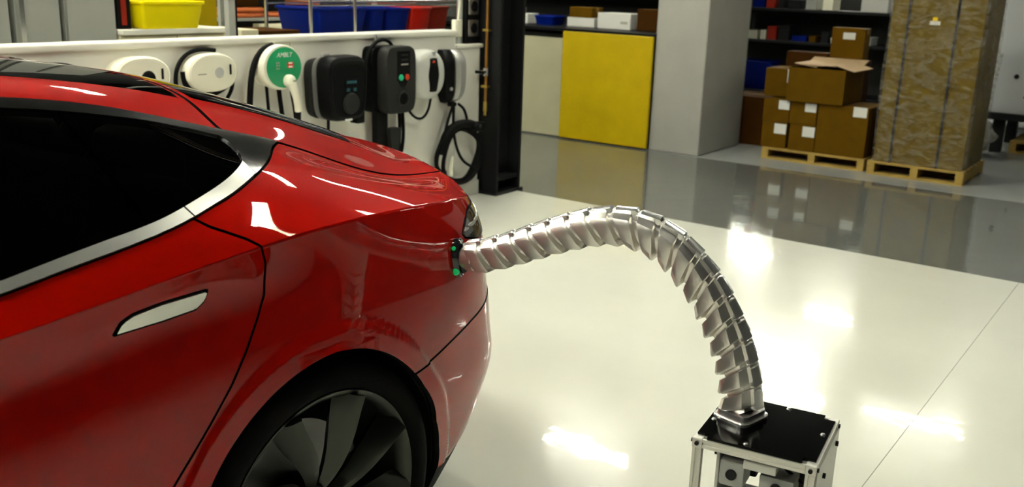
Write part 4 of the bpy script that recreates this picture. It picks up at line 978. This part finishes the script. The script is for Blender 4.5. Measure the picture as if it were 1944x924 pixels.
# ---- dark steel shelving
def shelving(label, x, y, w, d, levels, hgt):
    t = thing('shelving_unit', label, 'shelf', (x, y, 0), 0, 'dark steel shelving units')
    for sx in (-1, 1):
        for sy in (-1, 1):
            bm = BM(); box2(bm, sx*(w/2)-.025, sx*(w/2)+.025, sy*d/2-.025, sy*d/2+.025, 0, hgt); obj('upright', bm, 'shelf_steel', t)
    for z in levels:
        bm = BM(); box2(bm, -w/2, w/2, -d/2, d/2, z-.03, z, bev=.003, seg=1); obj('shelf_board', bm, 'shelf_steel', t)
    bm = BM(); box2(bm, -w/2, w/2, d/2-.01, d/2, .1, hgt); obj('back_panel', bm, 'wall_dark', t)
    return t
shelving('dark steel shelving full of small parts behind the brown boxes', -3.75, 11.1, 1.9, .6, (.36, .93, 1.28), 1.40)
shelving('dark steel shelving behind the yellow workbench panel', -5.6, 9.4, 2.4, .5, (.45, 1.06, 1.40, 1.8), 2.1)
shelving('dark steel shelving far behind the wrapped box', -1.6, 12.6, 2.2, .6, (.4, 1.0, 1.5), 2.1)
rnd = random.Random(7)
small = [('white_plastic', 'white'), ('led_redp', 'red'), ('cardboard', 'brown'), ('shelf_steel', 'black'), ('grey_metal', 'grey'), ('blue_plastic', 'blue')]
mat('led_redp', (.30, .02, .01), rough=.5)
def bin_obj(label, x0, x1, y0, y1, z0, z1, mt_, group=None, lip=True, name='storage_bin'):
    w, d, h = x1-x0, y1-y0, z1-z0; t = thing(name, label, 'bin', ((x0+x1)/2, (y0+y1)/2, z0), 0, group)
    bm = BM(); th = .006; tp_ = .88
    def rect(s, z, r=.02):
        hw, hd = w/2*s, d/2*s; out = []
        for cx, cy, a0 in ((hw-r, hd-r, 0), (-hw+r, hd-r, PI/2), (-hw+r, -hd+r, PI), (hw-r, -hd+r, 1.5*PI)):
            for k in range(4): a = a0+k*PI/6; out.append(Vector((cx+r*math.cos(a), cy+r*math.sin(a), z)))
        return out
    loft(bm, [rect(tp_-.05, th), rect(tp_-.02, h*.3), rect(.97, h-.002), rect(1.0, h), rect(1.0, h-.012), rect(.985, h-.014), rect(tp_, .004), rect(tp_-.02, 0)][::-1])
    obj('tub', bm, mt_, t, 40)
    if lip:
        bm = BM(); loft(bm, [rect(1.02, h-.016, .024), rect(1.04, h-.012, .024), rect(1.04, h-.002, .024), rect(1.02, h+.002, .024), rect(.985, h+.002, .022), rect(.985, h-.016, .022)], loop=True); obj('rim', bm, mt_, t, 40)
    return t
items = []
for z, hmax in ((.93, .24), (1.28, .3)):
    x = -4.60
    for k in range(11):
        w = rnd.uniform(.06, .17); h = rnd.uniform(.05, hmax*.7); mt_, cn = small[rnd.choices(range(6), [1, 2, 3, 5, 1, 2])[0]]
        if x+w > -3.45 and z > 1.2: break
        if x+w > -2.9: break
        t = thing('parts_box', '%s %s %s parts box on the %s dark shelf behind the brown boxes' % ('tall' if h > .11 else 'low', 'narrow' if w < .11 else 'wide', cn, 'upper' if z > 1 else 'middle'), 'box', (x+w/2, 10.98, z), 0, 'parts boxes on the dark shelving')
        bm = BM(); box2(bm, -w/2, w/2, -.12, .12, 0, h, bev=.004); obj('box', bm, mt_, t)
        bm = BM(); box2(bm, -w/2-.002, w/2+.002, -.122, .122, h*.72, h+.003, bev=.002); obj('lid', bm, mt_, t)
        x += w+rnd.uniform(.01, .07)
carton('white box on the upper shelf above the brown boxes', -3.22, -2.94, 10.82, 11.1, 1.28, 1.56, 'label_paper', None, group='boxes on the dark shelving', tape=False)
bin_obj('blue bin on the dark shelf beside the pillar', -4.60, -4.17, 10.85, 11.2, .36+.001, .68, 'blue_plastic', 'blue bins on the dark shelving')
carton('grey box on the floor under the blue bin', -4.55, -4.15, 10.82, 11.2, 0, .32, 'grey_metal', None, group='boxes on the storage floor', tape=False)
# things on the workbench
WB = 1.061
carton('small brown box on the workbench behind the yellow panel', -5.42, -5.16, 8.50, 8.72, WB+.09, WB+.19, 'cardboard', None, group='boxes on the workbench')
carton('thin dark box under the small brown box on the workbench', -5.44, -5.12, 8.49, 8.75, WB, WB+.088, 'label_paper', None, group='boxes on the workbench', tape=False)
wb_ = carton('white box with grey print on the workbench', -5.06, -4.69, 8.45, 8.75, WB, WB+.15, 'label_paper', None, group='boxes on the workbench', tape=False)
bm = BM(); box2(bm, .075, .155, -.152, -.1498, .05, .075); obj('printed_mark', bm, 'print_grey', wb_); bm = None
carton('brown box at the workbench end by the pillar', -4.62, -4.36, 8.45, 8.75, WB, WB+.20, 'cardboard_dark', None, group='boxes on the workbench')
bin_obj('small dark blue bin on the workbench above the beige panel', -5.80, -5.56, 8.42, 8.65, WB, WB+.09, 'blue_plastic', 'bins on the workbench')
for k, (x, w, h, mt_, cn) in enumerate(((-6.02, .12, .10, 'label_paper', 'white'), (-6.2, .14, .16, 'grey_metal', 'grey'))):
    carton('small %s box on the workbench above the beige panel' % cn, x, x+w, 8.45, 8.65, WB, WB+h, mt_, None, group='boxes on the workbench', tape=False)

# ------------------------------------------------------------------ shelves and bins behind the partition
for i, (y0, y1, lab) in enumerate(((2.10, 2.46, 'grey steel locker behind the partition end over the car roof'), (2.49, 2.715, 'narrow grey steel locker behind the partition'), (2.745, 3.02, 'grey steel locker next to the counter with the yellow bin'))):
    t = thing('locker', lab, 'locker', (-5.0, (y0+y1)/2, 0), 0, 'grey lockers behind the partition'); w = y1-y0
    bm = BM(); box2(bm, -.25, .24, -w/2, w/2, 0, 1.85, bev=.004); obj('body', bm, 'grey_metal', t)
    bm = BM(); box2(bm, .241, .258, -w/2+.006, w/2-.006, .05, 1.82, bev=.003); d_ = obj('door', bm, 'grey_metal', t)
    bm = BM(); box2(bm, .258, .275, w/2-.05, w/2-.03, .9, 1.0, bev=.003); obj('handle', bm, 'chrome_wire', d_)
bm = BM(); box2(bm, -.02, .02, -.012, .012, 0, 1.85); t = thing('metal_post', 'thin chrome post beside the grey lockers', 'post', (-4.66, 2.465, 0)); obj('post', bm, 'chrome_wire', t)
ctr = thing('counter', 'white counter behind the partition carrying the yellow bin', 'counter', (-5.0, 3.36, 0))
bm = BM(); box2(bm, -.30, .27, -.33, .33, 0, 1.15); obj('cabinet', bm, 'cream_box', ctr)
bm = BM(); box2(bm, -.32, .30, -.335, .335, 1.15, 1.178, bev=.004); obj('counter_top', bm, 'wall_white', ctr)
bm = BM(); box2(bm, .27, .285, -.32, .0, .85, 1.14, bev=.003); box2(bm, .27, .285, .01, .32, .85, 1.14, bev=.003); obj('drawer_front', bm, 'cream_box', ctr)
bin_obj('bright yellow bin on the white counter behind the partition', -5.08, -4.70, 3.145, 3.545, 1.178, 1.325, 'yellow_plastic')
bn = thing('binder_row', 'dark binder with a red spine behind the yellow bin', 'binder', (-4.90, 3.09, 1.178)); bm = BM(); box2(bm, -.12, .12, -.04, .04, 0, .30, bev=.003); obj('cover', bm, 'black_plastic', bn); bm = BM(); box2(bm, .12, .124, -.018, .012, .02, .29); obj('spine', bm, 'led_redp', bn)
yb = thing('cardboard_sheet', 'yellow board leaning behind the yellow bin', 'board', (-5.28, 3.86, 0)); bm = BM(); box2(bm, -.02, .02, -.14, .20, 0, 1.6, bev=.002); obj('board', bm, 'yellow_paint', yb)
sup = thing('strut_post', 'grey steel strut post rising behind the partition', 'post', (-4.50, 3.565, 0)); bm = BM(); box2(bm, -.02, .02, -.028, .028, 0, 2.6, bev=.002); obj('strut', bm, 'grey_metal', sup); bm = BM(); box2(bm, .02, .022, .016, .028, 0, 2.6); obj('slot', bm, 'black_plastic', sup)
# wire rack with bins
rk = thing('wire_rack', 'chrome wire rack behind the partition holding blue and red bins', 'rack', (-4.80, 4.95, 0))
for y in (-.71, .72):
    for x in (-.20, .21):
        bm = BM(); cyl(bm, (x, y, 0), (x, y, 2.1), .0125, seg=12); obj('post', bm, 'chrome_wire', rk, 40)
bm = BM(); cyl(bm, (.235, -.355, 0), (.235, -.355, 2.1), .0125, seg=12); obj('post', bm, 'chrome_wire', rk, 40)
for z in (1.115, 1.335, 1.7):
    bm = BM()
    for x in (-.2, .21): cyl(bm, (x, -.72, z), (x, .72, z), .006, seg=8); cyl(bm, (x, -.72, z-.03), (x, .72, z-.03), .005, seg=8)
    for y in np.linspace(-.70, .70, 22): cyl(bm, (-.2, y, z), (.21, y, z), .003, seg=6)
    obj('wire_shelf', bm, 'chrome_wire', rk, 40)
BG = 'plastic bins on the wire rack'
ZB = 1.123
bin_obj('large blue bin at the end of the wire rack', -5.0, -4.60, 4.315, 4.755, ZB, 1.290, 'blue_plastic', BG)
bin_obj('blue bin between the large blue bin and the red bins, left of the pair', -5.0, -4.60, 4.795, 4.925, ZB, 1.285, 'blue_plastic', BG)
bin_obj('wide blue bin next to the red bins', -5.0, -4.60, 4.945, 5.175, ZB, 1.285, 'blue_plastic', BG)
bin_obj('bright red bin next to the blue bins', -5.0, -4.60, 5.19, 5.40, ZB, 1.29, 'red_plastic', BG)
bin_obj('dark red bin at the rack end by the column', -5.0, -4.62, 5.415, 5.62, ZB, 1.295, 'lamp_redp' if 'lamp_redp' in M else 'led_redp', BG)
# shelf of hoses and boxes further back
sh2 = thing('open_shelf', 'dark open shelf with orange hoses behind the partition', 'shelf', (-5.6, 4.75, 0))
for y in (-.55, .9):
    for x in (-.2, .2):
        bm = BM(); box2(bm, x-.015, x+.015, y-.015, y+.015, 0, 2.0); obj('upright', bm, 'grey_metal', sh2)
for z in (.6, 1.19, 1.7):
    bm = BM(); box2(bm, -.22, .22, -.56, .92, z-.02, z, bev=.002); obj('shelf_board', bm, 'grey_metal', sh2)
bm = BM(); box2(bm, -.22, -.21, -.56, .92, .1, 2.0); obj('back_panel', bm, 'wall_dark', sh2)
for (y, dz, lab) in ((4.42, 0, 'orange hose coil lying underneath another on the open shelf'), (4.42, .036, 'orange hose coil lying on top of another on the open shelf'), (4.83, .0, 'single orange hose coil lying flat beside the stacked pair')):
    t = thing('hose_coil', lab, 'hose', (-5.5, y, 1.19), 0, 'orange hoses on the open shelf'); bm = BM()
    tube(bm, [(.10*math.cos(a), .19*math.sin(a), .016+dz) for a in np.linspace(0, 2*PI, 30, endpoint=False)], .016, 8, loop=True); obj('hose', bm, 'orange_hose', t, 80)
for (y0, y1, z0, z1, mt_, lab) in ((4.22, 4.56, 1.262, 1.45, 'cardboard_dark', 'brown box on the open shelf above the orange hoses'), (5.03, 5.13, 1.192, 1.30, 'orange_hose', 'orange box on the open shelf with hoses'), (5.15, 5.5, 1.192, 1.42, 'cardboard_dark', 'large brown box on the open shelf by the blue bins')):
    carton(lab, -5.72, -5.45, y0, y1, z0, z1, mt_, None, group='boxes on the open shelf', tape=False)
for (y0, y1, z1, mt_, lab) in ((3.72, 3.84, 1.17, 'cream_box', 'small cream box just behind the steel strut post'), (3.86, 4.16, 1.16, 'cardboard_dark', 'dark brown box behind the partition next to the cream box')):
    carton(lab, -4.95, -4.6, y0, y1, .8, z1, mt_, None, group='boxes behind the partition', tape=False)
carton('cream box behind the chrome rack posts', -5.45, -5.15, 4.5, 5.0, .6, 1.15, 'cream_box', None, group='boxes behind the partition', tape=False)
bt = thing('side_table', 'low table behind the partition under the boxes', 'table', (-4.85, 4.0, 0)); bm = BM(); box2(bm, -.35, .30, -.30, .18, .77, .80); obj('table_top', bm, 'grey_metal', bt)
for x in (-.3, .25):
    for y in (-.26, .14): bm = BM(); box2(bm, x-.02, x+.02, y-.02, y+.02, 0, .77); obj('leg', bm, 'grey_metal', bt)
